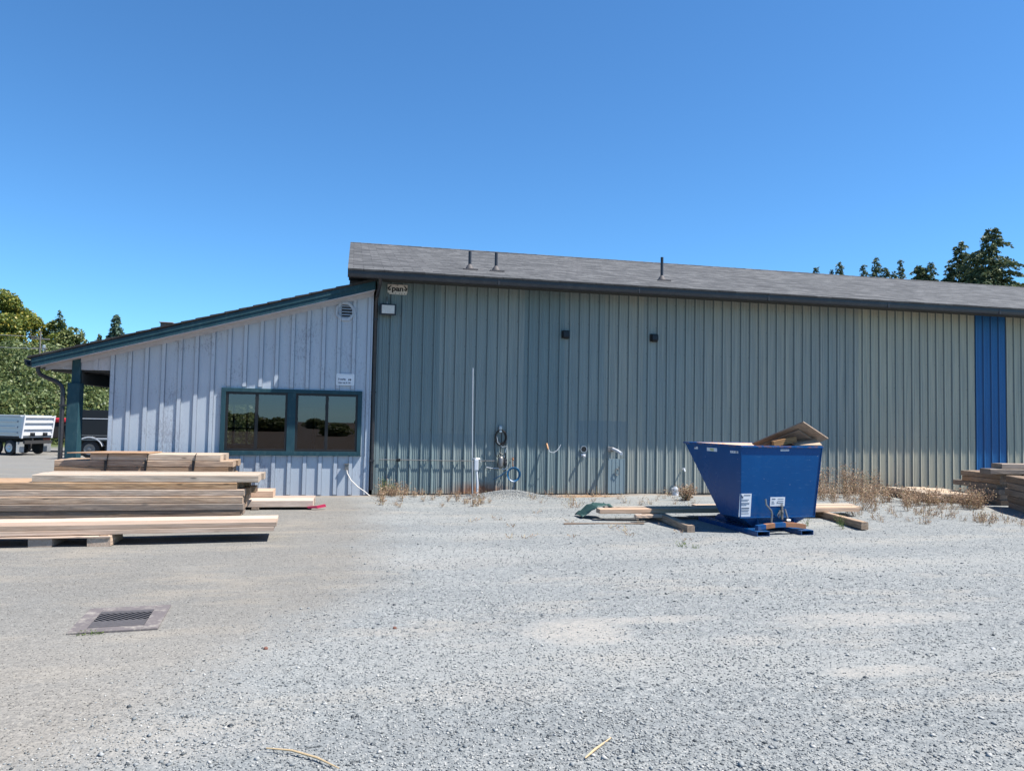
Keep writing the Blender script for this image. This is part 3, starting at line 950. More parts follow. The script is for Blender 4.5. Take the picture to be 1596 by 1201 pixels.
gu.prism_y([(-5.735, 2.415), (-5.80, 2.415), (-5.85, 2.47), (-5.865, 2.545), (-5.845, 2.545), (-5.80, 2.44), (-5.75, 2.435), (-5.75, 2.55), (-5.735, 2.55)][::-1], YF + .01, 6.2)
L(gu.build('gutter', MATS['gutter']))
dn = MB()
dn.tube([(-5.70, -0.22, 2.43), (-5.70, -0.22, 2.36), (-5.66, -0.22, 2.28), (-5.56, -0.22, 2.23), (-5.38, -0.215, 2.155), (-5.29, -0.215, 2.08), (-5.262, -0.215, 1.98), (-5.262, -0.215, 1.0), (-5.262, -0.215, 0.10), (-5.30, -0.26, 0.04)], 0.040, 8)
for zz in (1.7, 0.6):
    dn.box(-5.31, -5.19, -0.262, -0.168, zz, zz + .03)
L(dn.build('downspout', MATS['gutter'], smooth=True))
L(MB().box(-4.34, -4.09, 2.9, 3.2, zt(-4.2) - .1, 3.69).box(-4.36, -4.06, 2.86, 3.24, 3.69, 3.715).build('roof_vent', MATS['old_wood'], bevel=.01))
# octagonal louvred vent
vc, vz = -0.138, 3.752
vb = MB()
oc = [(math.cos(R(22.5 + 45 * i)), math.sin(R(22.5 + 45 * i))) for i in range(8)]
for i in range(8):
    a, b_ = oc[i], oc[(i + 1) % 8]
    vb.hexa([(vc + a[0] * .150, YW - .05, vz + a[1] * .150), (vc + a[0] * .205, YW - .05, vz + a[1] * .205), (vc + b_[0] * .205, YW - .05, vz + b_[1] * .205), (vc + b_[0] * .150, YW - .05, vz + b_[1] * .150),
             (vc + a[0] * .150, YW - .0, vz + a[1] * .150), (vc + a[0] * .215, YW - .0, vz + a[1] * .215), (vc + b_[0] * .215, YW - .0, vz + b_[1] * .215), (vc + b_[0] * .150, YW - .0, vz + b_[1] * .150)])
vent = L(vb.build('gable_vent', MATS['boards']))
lv = MB()
for zz, hw in ((-.115, .088), (-.06, .132), (0, .138), (.06, .132), (.115, .088)):
    lv.hexa([(vc - hw, YW - .047, vz + zz - .018), (vc + hw, YW - .047, vz + zz - .018), (vc + hw, YW - .026, vz + zz + .002), (vc - hw, YW - .026, vz + zz + .002),
             (vc - hw, YW - .047, vz + zz - .012), (vc + hw, YW - .047, vz + zz - .012), (vc + hw, YW - .026, vz + zz + .008), (vc - hw, YW - .026, vz + zz + .008)])
lo = lv.build('louvre', MATS['boards'], vent)
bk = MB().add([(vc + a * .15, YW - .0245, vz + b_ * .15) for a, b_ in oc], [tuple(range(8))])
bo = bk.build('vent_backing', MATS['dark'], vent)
# plugged hole
L(MB().lathe((0.148, YW - .001, 3.19), (0, -1, 0), [(0.022, 0), (0.022, .012), (0.012, .012), (.012, .004)], 12).build('hole_plug', MATS['galv']))
# windows
tr = MB()
a0, a1, b0, b1 = -2.475, 0.252, 0.812, 2.128
yo = YW - .042
tr.box(a0, a1, yo, YW, b1 - .075, b1)
tr.box(a0, a1, yo, YW, b0, b0 + .075)
tr.box(a0, a0 + .085, yo, YW, b0 + .075, b1 - .075)
tr.box(a1 - .085, a1, yo, YW, b0 + .075, b1 - .075)
tr.box(-1.215, -1.055, yo + .004, YW + .05, b0 + .075, b1 - .075)
L(tr.build('window_trim', MATS['teal'], bevel=.004))
L(MB().box(a0 - .01, a1 + .01, yo - .02, YW, b0 - .008, b0).build('window_sill', MATS['teal']))
for (xa, xb) in ((-2.39, -1.215), (-1.055, 0.167)):
    za, zb = b0 + .075, b1 - .075
    xm = (xa + xb) / 2 + .0
    f = MB()
    t_ = .042
    f.box(xa, xb, yo + .014, YW + .05, zb - t_, zb).box(xa, xb, yo + .014, YW + .05, za, za + t_)
    f.box(xa, xa + t_, yo + .014, YW + .05, za + t_, zb - t_).box(xb - t_, xb, yo + .014, YW + .05, za + t_, zb - t_)
    f.box(xm - .030, xm + .030, yo + .020, YW + .045, za + t_, zb - t_)
    wnd = L(f.build('window', MATS['black'], bevel=.003))
    for (pa, pb, dy) in ((xa + t_, xm - .030, .026), (xm + .030, xb - t_, .006)):
        p = MB().box(pa, pb, YW + dy, YW + dy + .004, za + t_, zb - t_).build('pane', MATS['glass'], wnd)
        p.matrix_parent_inverse = Matrix()
# the room behind the glass
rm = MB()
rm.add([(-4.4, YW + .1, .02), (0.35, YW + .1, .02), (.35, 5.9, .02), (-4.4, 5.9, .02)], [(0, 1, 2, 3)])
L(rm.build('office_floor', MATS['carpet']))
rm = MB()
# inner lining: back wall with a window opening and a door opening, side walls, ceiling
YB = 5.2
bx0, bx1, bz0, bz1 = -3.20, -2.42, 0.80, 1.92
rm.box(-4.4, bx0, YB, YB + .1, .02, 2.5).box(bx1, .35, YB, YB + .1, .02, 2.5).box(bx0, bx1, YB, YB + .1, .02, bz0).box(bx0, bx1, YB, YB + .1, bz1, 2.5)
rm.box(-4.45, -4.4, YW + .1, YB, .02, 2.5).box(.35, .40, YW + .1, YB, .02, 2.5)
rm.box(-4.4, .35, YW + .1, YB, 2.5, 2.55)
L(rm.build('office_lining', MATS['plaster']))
wf_ = MB()
for q in (bx0 + .02, -2.98, -2.64, bx1 - .02):
    wf_.box(q - .025, q + .025, YB - .03, YB + .06, bz0, bz1)
wf_.box(bx0, bx1, YB - .035, YB + .06, bz1 - .05, bz1 + .03).box(bx0, bx1, YB - .035, YB + .06, bz0 - .05, bz0 + .03).box(bx0, bx1, YB - .03, YB + .05, 1.22, 1.26)
L(wf_.build('back_window_frame', MATS['white']))
wd = MB().box(-1.30, -0.90, 3.9, 4.0, .03, 1.80).box(-0.86, -.82, 3.88, 3.98, .03, 1.80).box(-1.28, -.92, 3.88, 3.9, 1.0, 1.06).box(-1.28, -.92, 3.88, 3.9, .9, .95)
L(wd.build('inner_door', MATS['white']))
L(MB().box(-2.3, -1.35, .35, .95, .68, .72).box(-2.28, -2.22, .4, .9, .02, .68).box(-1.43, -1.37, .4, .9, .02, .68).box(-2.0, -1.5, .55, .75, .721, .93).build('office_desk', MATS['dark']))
# far shell of the annex
sh = MB()
sh.prism_y([(-4.5, -.3), (.40, -.3), (.40, zf(.4) + .08), (-4.5, zf(-4.5) + .08)], 5.98, 6.06)
sh2 = MB().box(-4.5, -4.46, YW + .1, 5.98, -.3, zf(-4.5) + .06)
# leave the rear opening clear so daylight shows through the far window
sh = MB()
for (xa, xb) in ((-4.5, -3.5), (-2.2, .40)):
    sh.prism_y([(xa, -.3), (xb, -.3), (xb, zf(xb) + .08), (xa, zf(xa) + .08)], 5.98, 6.06)
sh.prism_y([(-3.5, 2.2), (-2.2, 2.2), (-2.2, zf(-2.2) + .08), (-3.5, zf(-3.5) + .08)], 5.98, 6.06)
sh.prism_y([(-3.5, -.3), (-2.2, -.3), (-2.2, .6), (-3.5, .6)], 5.98, 6.06)
sh.box(-4.5, -4.46, YW + .1, 5.98, -.3, zf(-4.5) + .06)
L(sh.build('rear_wall', MATS['boards']))

# ------------------------------------------------------------------ things fixed to the walls
# security sign
s = thing('security_sign', 'small white security camera notice screwed above the right office window', 'sign', (-0.096, YW - .024, 2.357))
sg = MB().prism_y([(-.180 + .02 * (k in (0, 7)), z) if False else (x, z) for k, (x, z) in enumerate([(-.165, -.118), (.165, -.118), (.180, -.103), (.180, .103), (.165, .118), (-.165, .118), (-.180, .103), (-.180, -.103)])], -.006, 0)
sg.build('sign_board', MATS['sticker'], s)
bd = MB()
for (xa, xb, za, zb) in ((-.155, .155, .093, .098), (-.155, .155, -.098, -.093), (-.155, -.150, -.093, .093), (.150, .155, -.093, .093)):
    bd.box(xa, xb, -.0075, -.006, za, zb)
bd.build('border', MATS['galv'], s)
for txt, x, z, sz in (('Security', -.142, -.012, .058), ('Cameras In Use', -.142, -.078, .050)):
    vs, fs = text_mesh(txt, sz, True, 0.80)
    MB().add([(p[0] + x, -.008, p[2] + z) for p in vs], fs).build('lettering', MATS['navy_ink'], s)
tx = MB()
tx.box(.060, .078, -.0085, -.006, -.016, .014).box(.085, .118, -.0085, -.006, -.008, .016).box(.095, .105, -.0085, -.006, -.022, -.008)
tx.build('camera_symbol', MATS['ink'], s)
# shop board under the eave
s = thing('shop_sign', 'cream board with black lettering tucked under the eave of the steel shed', 'sign', (0.915, -.024, 4.285))
MB().box(-.205, .205, -.014, 0, -.085, .09).box(-.17, .19, -.010, 0, -.115, -.085).build('sign_board', MATS['sign_cream'], s)
tx = MB()
vs, fs = text_mesh('pan', .150, True, 1.15)
xw = max(p[0] for p in vs)
tx.add([(p[0] - xw / 2, -.0155, p[2] - .045) for p in vs], fs)
for sgn in (-1, 1):   # curled horns either side of the word
    tx.tube([(sgn * .135, -.016, -.015), (sgn * .175, -.016, -.028), (sgn * .19, -.016, .005), (sgn * .165, -.016, .03), (sgn * .150, -.016, .055), (sgn * .125, -.016, .066)], [.012, .02, .016, .014, .010, .006], 6)
tx.box(-.02, .012, -.0155, -.014, .068, .082)
for q in (-.045, .035, .085, .14):
    tx.box(q, q + .012, -.0155, -.0105, -.105, -.088)
tx.build('lettering', MATS['ink'], s)
# floodlight
s = thing('floodlight', 'bronze box floodlight with pale lens on the corner of the steel wall', 'wall light', (0.724, -.02, 3.825))
fb = MB().hexa([(-.165, -.20, -.125), (.165, -.20, -.125), (.15, 0, -.09), (-.15, 0, -.09), (-.165, -.17, .12), (.165, -.17, .12), (.15, 0, .10), (-.15, 0, .10)])
fb.build('housing', MATS['gutter'], s, bevel=.012)
MB().hexa([(-.130, -.206, -.088), (.130, -.206, -.088), (.130, -.198, -.088), (-.130, -.198, -.088), (-.130, -.184, .088), (.130, -.184, .088), (.130, -.17, .088), (-.130, -.17, .088)]).build('lens', MATS['sign_cream'], s, bevel=.004)
MB().tube([(-.02, -.10, .11), (-.018, -.09, .16), (-.01, -.03, .24), (-.01, -.004, .27)], .013, 8).build('conduit', MATS['galv'], s)
# two black wall lights
for i, (x, z, lab) in enumerate(((4.577, 3.487, 'small square black wall fixture, the one nearer the left roof vents'), (6.638, 3.50, 'small square black wall fixture below the lone right roof vent'))):
    s = thing('wall_fixture', lab, 'wall light', (x, -.02, z), group='black wall fixtures high on the shed')
    MB().box(-.085, .085, -.05, 0, -.085, .085).build('back_plate', MATS['black'], s, bevel=.006)
    MB().hexa([(-.07, -.12, -.055), (.07, -.12, -.055), (.075, -.051, -.07), (-.075, -.051, -.07), (-.07, -.11, .06), (.07, -.11, .06), (.075, -.051, .07), (-.075, -.051, .07)]).build('hood', MATS['black'], s, bevel=.006)
    MB().hexa([(-.055, -.11, -.085), (.055, -.11, -.085), (.055, -.055, -.10), (-.055, -.055, -.10), (-.055, -.11, -.058), (.055, -.11, -.058), (.055, -.055, -.072), (-.055, -.055, -.072)]).build('lens', MATS['dark'], s)
# horizontal conduit
cn = MB().tube([(.63, -.055, .735), (1.4, -.055, .730), (2.1, -.055, .722), (2.62, -.055, .722), (3.06, -.055, .726)], .0085, 8)
for q in (1.02, 1.62, 2.3, 2.85):
    cn.box(q, q + .02, -.068, -.02, .712, .742)
tag(cn.build('conduit_pipe', MATS['steel'], smooth=True), 'thin white conduit running level along the foot of the steel wall', 'pipe')
tag(MB().box(.98, 1.06, -.085, -.068, .70, .76).cyl((1.06, -.10, .74), (1.0, -.10, .70), .012).box(.995, 1.045, -.12, -.085, .715, .75).build('pipe_valve', MATS['black'], bevel=.004), 'small dark clamp on the white conduit near the annex corner', 'valve')
# tall pole and meter pedestal
pl = MB().tube([(2.535, -.40, -.1), (2.50, -.40, 1.3), (2.483, -.40, 2.66)], .0125, 12)
tag(pl.build('standpipe', MATS['dull_pipe'], smooth=True), 'tall slim white standpipe rising in front of the steel wall', 'pipe')
s = thing('meter_post', 'short white post with a flat grey box on top beside the tall standpipe', 'post', (2.615, -.50, 0))
MB().tube([(0, 0, -.1), (-.005, 0, .3), (-.035, 0, .60)], .024, 14).build('post', MATS['pvc'], s, smooth=True)
mbx = MB().box(-.080, .005, -.045, .045, .55, .785)
mbx.build('box', MATS['pvc'], s, bevel=.015)
MB().tube([(-.13, 0, .725), (-.11, -.01, .79), (-.04, -.02, .80), (.03, -.01, .785), (.06, 0, .72)], .012, 8).build('hasp', MATS['galv'], s)
# cable coil above the regulator
cb = MB()
for k in range(5):
    r_ = .135 + RND.uniform(-.02, .02)
    cx, cz = 3.17 + RND.uniform(-.02, .02), 1.235 + RND.uniform(-.02, .02)
    cb.tube([(cx + r_ * .85 * math.cos(a), -.075 - .008 * k + .01 * math.sin(3 * a + k), cz + r_ * 1.15 * math.sin(a)) for a in np.linspace(0, 6.283, 25)[:-1]], .009, 6, closed=True)
cb.tube([(3.05, -.07, 1.30), (3.03, -.06, 1.0), (3.06, -.06, .85), (3.12, -.07, .80)], .007, 6)
cb.tube([(3.18, -.08, 1.36), (3.19, -.07, 1.1), (3.17, -.06, .95), (3.18, -.08, .82)], .008, 6)
tag(cb.build('cable_coil', MATS['black'], smooth=True), 'black cable coiled on a hook above the gas regulator', 'cable')
tag(MB().tube([(3.075, -.06, 1.30), (3.10, -.09, 1.12), (3.20, -.10, 1.02), (3.30, -.09, 1.04), (3.28, -.08, .95), (3.25, -.09, .80)], .009, 6).build('tubing', MATS['galv'], smooth=True), 'grey tubing looped below the black cable coil', 'hose')
tag(MB().box(3.13, 3.19, -.10, -.021, 1.33, 1.45).lathe((3.16, -.07, 1.44), (0, 0, 1), [(.035, 0), (.035, .02), (.02, .04)], 10).build('cable_hook', MATS['galv'], bevel=.006), 'grey bracket from which the black cable coil hangs', 'bracket')
s = thing('gas_regulator', 'weathered cylinder regulator with fittings on the steel wall under the cable coil', 'regulator', (3.17, -.11, .60))
MB().lathe((0, 0, .0), (0, 0, 1), [(.03, -.03), (.055, 0), (.06, .02), (.06, .18), (.045, .21), (.02, .23)], 16).build('canister', MATS['steel'], s, smooth=True)
MB().box(.07, .135, -.03, .04, .02, .17).lathe((.10, -.03, .09), (0, -1, 0), [(.032, 0), (.032, .03), (.02, .035)], 12).build('meter', MATS['black_metal'], s, bevel=.006)
MB().tube([(-.30, .04, -.01), (-.2, .03, -.03), (-.06, .0, -.03), (.0, 0, -.03), (.06, 0, -.05), (.11, 0, -.04), (.14, 0, .0), (.12, 0, .03)], .012, 8).build('pipe', MATS['galv'], s, smooth=True)
MB().tube([(-.05, .03, .22), (-.02, .0, .30), (.05, -.01, .26), (.09, -.01, .30), (.10, 0, .18)], .010, 6).build('hose_link', MATS['black'], s)
MB().box(-.05, .03, .05, .09, .03, .16).build('bracket', MATS['galv'], s)
# blue hose and its tap
hz = MB()
for k in range(4):
    r_ = .118 + .008 * k
    hz.tube([(3.445 + r_ * math.cos(a), -.14 - .012 * k + .012 * math.sin(2 * a + k), .445 + r_ * 1.08 * math.sin(a)) for a in np.linspace(0, 6.283, 29)[:-1]], .0095, 7, closed=True)
hz.tube([(3.34, -.15, .52), (3.28, -.13, .50), (3.18, -.10, .42), (3.02, -.08, .33)], .009, 7)
hz.tube([(3.50, -.15, .34), (3.46, -.10, .20), (3.42, -.09, .05), (3.38, -.2, .13)], .007, 7)
tag(hz.build('hose_coil', MATS['blue_hose'], smooth=True), 'coil of dark blue hose hanging low on the steel wall', 'hose')
tag(MB().tube([(3.44, -.02, .77), (3.44, -.09, .78), (3.44, -.13, .745)], .014, 8).tube([(3.44, -.05, .76), (3.445, -.06, .66), (3.445, -.12, .565)], .006, 6).box(3.42, 3.46, -.10, -.085, .79, .80).build('tap', MATS['rust'], smooth=False), 'small rusty tap above the blue hose coil', 'tap')
# orange taped stub with white wire
s = thing('cable_stub', 'orange taped cable stub with a white wire curling from the steel wall', 'cable', (4.185, -.02, 1.03))
MB().lathe((0, -.06, .05), (.1, -.5, -.8), [(.018, -.03), (.021, .0), (.018, .10), (.01, .12)], 10).cyl((0, 0, .07), (0, -.07, .06), .012).build('taped_end', MATS['orange'], s)
MB().tube([(.02, -.12, -.04), (.05, -.15, -.10), (.12, -.16, -.115), (.20, -.15, -.07), (.26, -.14, .0), (.29, -.13, .06)], .006, 6).build('wire', MATS['pvc'], s)
# open hole with a pipe below
s = thing('wall_pipe', 'round open pipe hole through the steel wall with a white elbow below', 'pipe', (5.03, -.02, .98))
MB().lathe((0, .03, .01), (0, -1, 0), [(.075, 0), (.075, .06), (.062, .06), (.062, .005)], 20).build('collar', MATS['galv'], s, smooth=True)
MB().lathe((0, -.025, .01), (0, -1, 0), [(.062, 0), (.060, .001)], 20).build('opening', MATS['black'], s)
MB().tube([(-.01, 0, -.12), (-.01, -.08, -.13), (-.01, -.12, -.15)], .026, 10).box(-.05, .05, -.012, 0, -.15, -.09).build('elbow', MATS['pvc'], s)
# spigot pipe
s = thing('drain_pipe', 'white drain spout on a grey plate poking out of the steel wall', 'pipe', (5.70, -.02, .99))
MB().box(-.12, .02, -.03, 0, -.05, .06).build('plate', MATS['steel'], s, bevel=.006)
MB().tube([(0, -.03, .01), (.03, -.22, -.02), (.05, -.42, -.07)], [.036, .034, .034], 12).build('spout', MATS['pvc'], s, smooth=True)
# patched sheet low on the wall
pt = MB()
pt.box(5.60, 5.985, -.030, -.0215, .03, .79)
for q in (5.60, 5.69, 5.78, 5.87, 5.965):
    pt.box(q, q + .02, -.036, -.030, .03, .79)
tag(pt.build('patch_panel', paint('patch_blue_grey', (0.17, 0.225, 0.25), .5, .15, 4, stretch=(1, 1, .3))), 'bluer rectangular steel patch panel low on the wall below the drain spout', 'wall panel')
tag(MB().tube([(5.80 + .05 * math.cos(a), -.06, .50 + .07 * math.sin(a)) for a in np.linspace(0, 6.283, 17)[:-1]], .008, 6, closed=True).tube([(5.84, -.04, .56), (5.85, -.05, .62)], .008, 6).build('wire_loop', MATS['steel']), 'small loop of grey wire on the patch panel', 'wire')
tag(MB().tube([(7.36, -.02, .56), (7.36, -.13, .57), (7.36, -.16, .52)], .018, 8).box(7.33, 7.39, -.12, -.10, .59, .60).cyl((7.36, -.11, .57), (7.36, -.11, .6), .006).build('tap', MATS['pvc'], smooth=False), 'small white garden tap on the wall left of the blue hopper', 'tap')
s = thing('cleanout_pipe', 'stubby white cleanout pipe with cap on the ground at the wall foot', 'pipe', (7.09, -.25, 0))
MB().lathe((0, 0, -.05), (0, 0, 1), [(.07, 0), (.07, .17)], 16).build('pipe', MATS['pvc'], s, smooth=True)
MB().lathe((0, 0, .12), (0, 0, 1), [(.085, 0), (.085, .04), (.04, .045), (.04, .075)], 16).build('cap', MATS['pvc'], s)
# outlet box and cream cable on the annex
s = thing('power_cable', 'cream cable drooping from a grey outlet box at the foot of the annex', 'cable', (.015, YW, .56))
MB().box(-.07, .0, -.085, -.0, -.03, .08).box(-.085, .015, -.10, 0, .08, .092).build('outlet_box', MATS['steel'], s, bevel=.004)
MB().tube([(-.03, -.07, -.02), (-.02, -.09, -.10), (.06, -.12, -.24), (.20, -.18, -.37), (.34, -.24, -.46), (.44, -.30, -.54)], .010, 8).build('cable', MATS['sign_cream'], s, smooth=True)

# ------------------------------------------------------------------ blue self-dumping hopper
hp = thing('tipping_hopper', 'blue steel forklift tipping hopper full of scrap boards', 'hopper', (5.61, -5.74, 0), R(3.0))
W, RIM = 1.375, 1.29
t_ = .012
prof_o = [(0.0, RIM), (0.10, 0.235), (0.66, 0.215), (1.71, RIM)]


def bin_pt(k, left):
    y, z = prof_o[k]
    inset = .055 * (RIM - z) / 1.06
    return Vector((inset if left else W - inset * 1.1, y, z))


Lp = [bin_pt(k, True) for k in range(4)]
Rp = [bin_pt(k, False) for k in range(4)]
bn = MB()
bn.add(Lp + Rp, [(0, 3, 2, 1), (4, 5, 6, 7), (0, 1, 5, 4), (1, 2, 6, 5), (2, 3, 7, 6)])
bin_ = bn.build('bin', MATS['hopper'], hp)
inn = MB()
ctr = Vector((W / 2, .7, RIM))


def inset_pt(p, k):
    q = p.copy()
    q.x += t_ if p.x < W / 2 else -t_
    q.y += {0: t_, 1: t_ * 1.2, 2: -t_ * .5, 3: -t_}[k]
    q.z += 0 if k in (0, 3) else t_
    return q


Li = [inset_pt(p, k) for k, p in enumerate(Lp)]
Ri = [inset_pt(p, k) for k, p in enumerate(Rp)]
inn.add(Li + Ri, [(0, 1, 2, 3), (4, 7, 6, 5), (0, 4, 5, 1), (1, 5, 6, 2), (2, 6, 7, 3)])
inn.build('lining', MATS['hopper_in'], hp)
rim = MB()
rc_ = [Lp[0], Lp[3], Rp[3], Rp[0]]
for i in range(4):
    a, b_ = rc_[i], rc_[(i + 1) % 4]
    d_ = (b_ - a).normalized()
    rim.obox((a + b_) / 2 + Vector((0, 0, -.012)), ((b_ - a).length + .03, .036, .03), Matrix((d_, Vector((-d_.y, d_.x, 0)), Vector((0, 0, 1)))).transposed())
rim.build('rim', MATS['hopper'], hp, bevel=.005)
lip = MB()   # folded lower edge of the back sheet and side seams
lip.obox((W / 2 - .01, .095, .232), (W - .10, .03, .012), Matrix.Identity(3))
lip.tube([Lp[0] + Vector((-.002, -.004, 0)), Lp[1] + Vector((-.002, -.004, 0))], .008, 6).tube([Rp[0] + Vector((.002, -.004, 0)), Rp[1] + Vector((.002, -.004, 0))], .008, 6)
lip.build('seam', MATS['hopper'], hp)
cr = MB()   # rocker cradle below the bin
cr.hexa([(.34, .25, .075), (1.02, .25, .075), (1.02, .95, .075), (.34, .95, .075), (.10, .12, .232), (1.22, .12, .232), (1.22, .66, .212), (.10, .66, .212)])
for q in (.36, .98):
    cr.prism_x([(.1, .07), (1.35, .07), (1.25, .14), (.9, .22), (.15, .22)], q, q + .02)
cr.build('cradle', MATS['hopper'], hp)
for q in (.125, .855):
    fk = MB()
    for (xa, xb, za, zb) in ((0, .205, .005, .011), (0, .205, .069, .075), (0, .008, .011, .069), (.197, .205, .011, .069)):
        fk.box(q + xa, q + xb, -.22, 1.45, za, zb)
    tube_o = fk.build('fork_pocket', MATS['hopper'], hp)
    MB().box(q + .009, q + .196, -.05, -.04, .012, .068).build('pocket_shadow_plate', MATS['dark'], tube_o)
bar = MB()
bp_ = [(.20, .11), (.33, .125), (.48, .142), (.66, .148), (.84, .138), (1.0, .115)]
for (xa, za), (xb, zb) in zip(bp_[:-1], bp_[1:]):
    bar.cur = 1 if .3 < xa < .9 and not .45 < xa < .5 else 0
    bar.hexa([(xa, -.13, za - .032), (xb, -.13, zb - .032), (xb, -.05, zb - .032), (xa, -.05, za - .032), (xa, -.13, za + .032), (xb, -.13, zb + .032), (xb, -.05, zb + .032), (xa, -.05, za + .032)])
bar.build('cross_bar', [MATS['hopper'], MATS['rust']], hp)
MB().tube([(.385, -.03, .515), (.385, -.05, .43), (.46, -.06, .35), (.475, -.06, .30), (.455, -.07, .155)], .014, 8).build('release_lever', MATS['steel'], hp, smooth=True)
lt = MB().box(.70, .73, .03, .055, .20, .40).prism_x([(.02, .30), (.05, .44), (.07, .30)], .70, .73).tube([(.735, .0, .36), (.745, -.04, .25), (.75, -.07, .17)], .013, 8).lathe((.75, -.05, .19), (1, 0, 0), [(.03, -.03), (.03, .03)], 10)
lt.box(.665, .70, .035, .06, .25, .34).tube([(.66, .03, .32), (.62, .02, .27), (.66, .03, .22)], .006, 6)
lt.build('latch', MATS['steel'], hp)


def back_y(z):
    return prof_o[0][0] + (prof_o[1][0] - prof_o[0][0]) * (RIM - z) / (RIM - .235)


def sticker(name, xa, xb, za, zb, lines, mat='sticker', lab=None):
    y0_, y1_ = back_y(zb), back_y(za)
    e = .004
    o = MB().hexa([(xa, y1_ - e, za), (xb, y1_ - e, za), (xb, y1_ - .0005, za), (xa, y1_ - .0005, za), (xa, y0_ - e, zb), (xb, y0_ - e, zb), (xb, y0_ - .0005, zb), (xa, y0_ - .0005, zb)]).build(name, MATS[mat], hp)
    p = MB()
    for (fx0, fx1, fz, hgt) in lines:
        z_ = za + (zb - za) * fz
        yy = back_y(z_) - e - .0015
        p.box(xa + (xb - xa) * fx0, xa + (xb - xa) * fx1, yy, yy + .0045, z_ - hgt / 2, z_ + hgt / 2)
    if lines:
        p.build('print', MATS['navy_ink'], o)
    if lab: o['label'] = lab
    return o


sticker('warning_sticker', .02, .215, .245, .585, [(.08, .14, .93, .03), (.12, .2, .89, .03), (.16, .3, .85, .03), (.35, .9, .93, .010), (.12, .8, .74, .006), (.12, .7, .69, .006), (.12, .85, .60, .006), (.12, .85, .55, .006),
        (.12, .6, .50, .006), (.2, .85, .37, .016), (.12, .85, .28, .006), (.12, .8, .23, .006), (.12, .85, .14, .006)], lab='tall white warning sticker')
sticker('rating_plate', .535, .785, .395, .53, [(.1, .35, .8, .012), (.1, .25, .5, .01), (.1, .3, .3, .01), (.5, .9, .8, .006), (.5, .9, .55, .006), (.5, .9, .35, .006), (.45, .5, .4, .02)], lab='wide white rating plate')
sticker('rim_label', .66, .805, 1.215, 1.24, [(.06, .94, .5, .006)])


def side_sticker(ya, yb, za, zb, name, mat, prints):
    f = lambda z: .055 * (RIM - z) / 1.06 - .004
    o = MB().hexa([(f(za), ya, za), (f(za) + .0035, ya, za), (f(za) + .0035, yb, za), (f(za), yb, za), (f(zb), ya, zb), (f(zb) + .0035, ya, zb), (f(zb) + .0035, yb, zb), (f(zb), yb, zb)]).build(name, MATS[mat], hp)
    p = MB()
    for fa, fb_, fz, hh, mt in prints:
        z_ = za + (zb - za) * fz
        p.box(f(z_) - .0015, f(z_) + .001, ya + (yb - ya) * fa, ya + (yb - ya) * fb_, z_ - hh / 2, z_ + hh / 2)
    if prints:
        p.build('print', MATS['yellow' if name == 'data_label' else 'navy_ink'], o)


side_sticker(1.27, 1.38, 1.185, 1.225, 'flag_decal', 'sticker', [(.5, 1.0, .75, .018, 0)])
side_sticker(.68, .98, 1.17, 1.225, 'data_label', 'sticker', [(.3, .7, .6, .022, 0), (.3, .62, .2, .012, 0)])
side_sticker(.09, .30, 1.17, 1.205, 'stencil_label', 'sticker', [(.1, .2, .5, .04, 0), (.32, .36, .5, .04, 0), (.55, .6, .6, .02, 0), (.78, .82, .6, .02, 0)])

# scrap in the hopper
Mh = Matrix.Translation(hp.location) @ Matrix.Rotation(R(3.0), 4, 'Z')


def hw(x, y, z):
    return Mh @ Vector((x, y, z))


def plate(name, corners, th_, mat, label, cat):
    a, b_, c_, d_ = [Vector(q) for q in corners]
    n_ = (b_ - a).cross(d_ - a).normalized() * th_
    o = MB()
    o.hexa([a, b_, c_, d_, a + n_, b_ + n_, c_ + n_, d_ + n_])
    return tag(o.build(name, MATS[mat], bevel=.002), label, cat)


# big sheet rising to the right: ridge towards the viewer, underside showing
plate('plywood_sheet', [(6.236, -4.95, 1.309), (6.613, -5.75, 1.665), (7.173, -5.55, 1.419), (6.80, -4.75, 1.07)][::-1], .020, 'brown_ply', 'large warped plywood sheet leaning up out of the blue hopper', 'board')
plate('scrap_board', [(6.33, -4.98, 1.27), (6.62, -5.62, 1.54), (7.05, -5.46, 1.35), (6.76, -4.82, 1.05)][::-1], .014, 'old_wood', 'greyish scrap board lying under the big sheet in the hopper', 'board')
o = MB()
o.obox(hw(.82, .14, 1.352), (.40, .05, .085), Matrix.Rotation(R(2), 3, 'Z') @ Matrix.Rotation(R(-11), 3, 'Y'))
tag(o.build('wood_block', MATS['ply'], bevel=.003), 'short tan timber offcut lying on the front edge of the hopper load', 'wood block')
plate('crumpled_board', [hw(.95, .06, 1.295), hw(1.40, .03, 1.30), hw(1.42, .22, 1.40), hw(1.02, .30, 1.33)], .012, 'grey_wood', 'ragged grey board at the right rear corner of the hopper', 'board')
tag(MB().obox(hw(.80, .42, .86), (.9, .5, .62), Matrix.Rotation(R(4), 3, 'Z')).build('scrap_pile', MATS['brown_ply'], bevel=.03), 'packed heap of scrap wood filling the inside of the hopper', 'scrap wood')

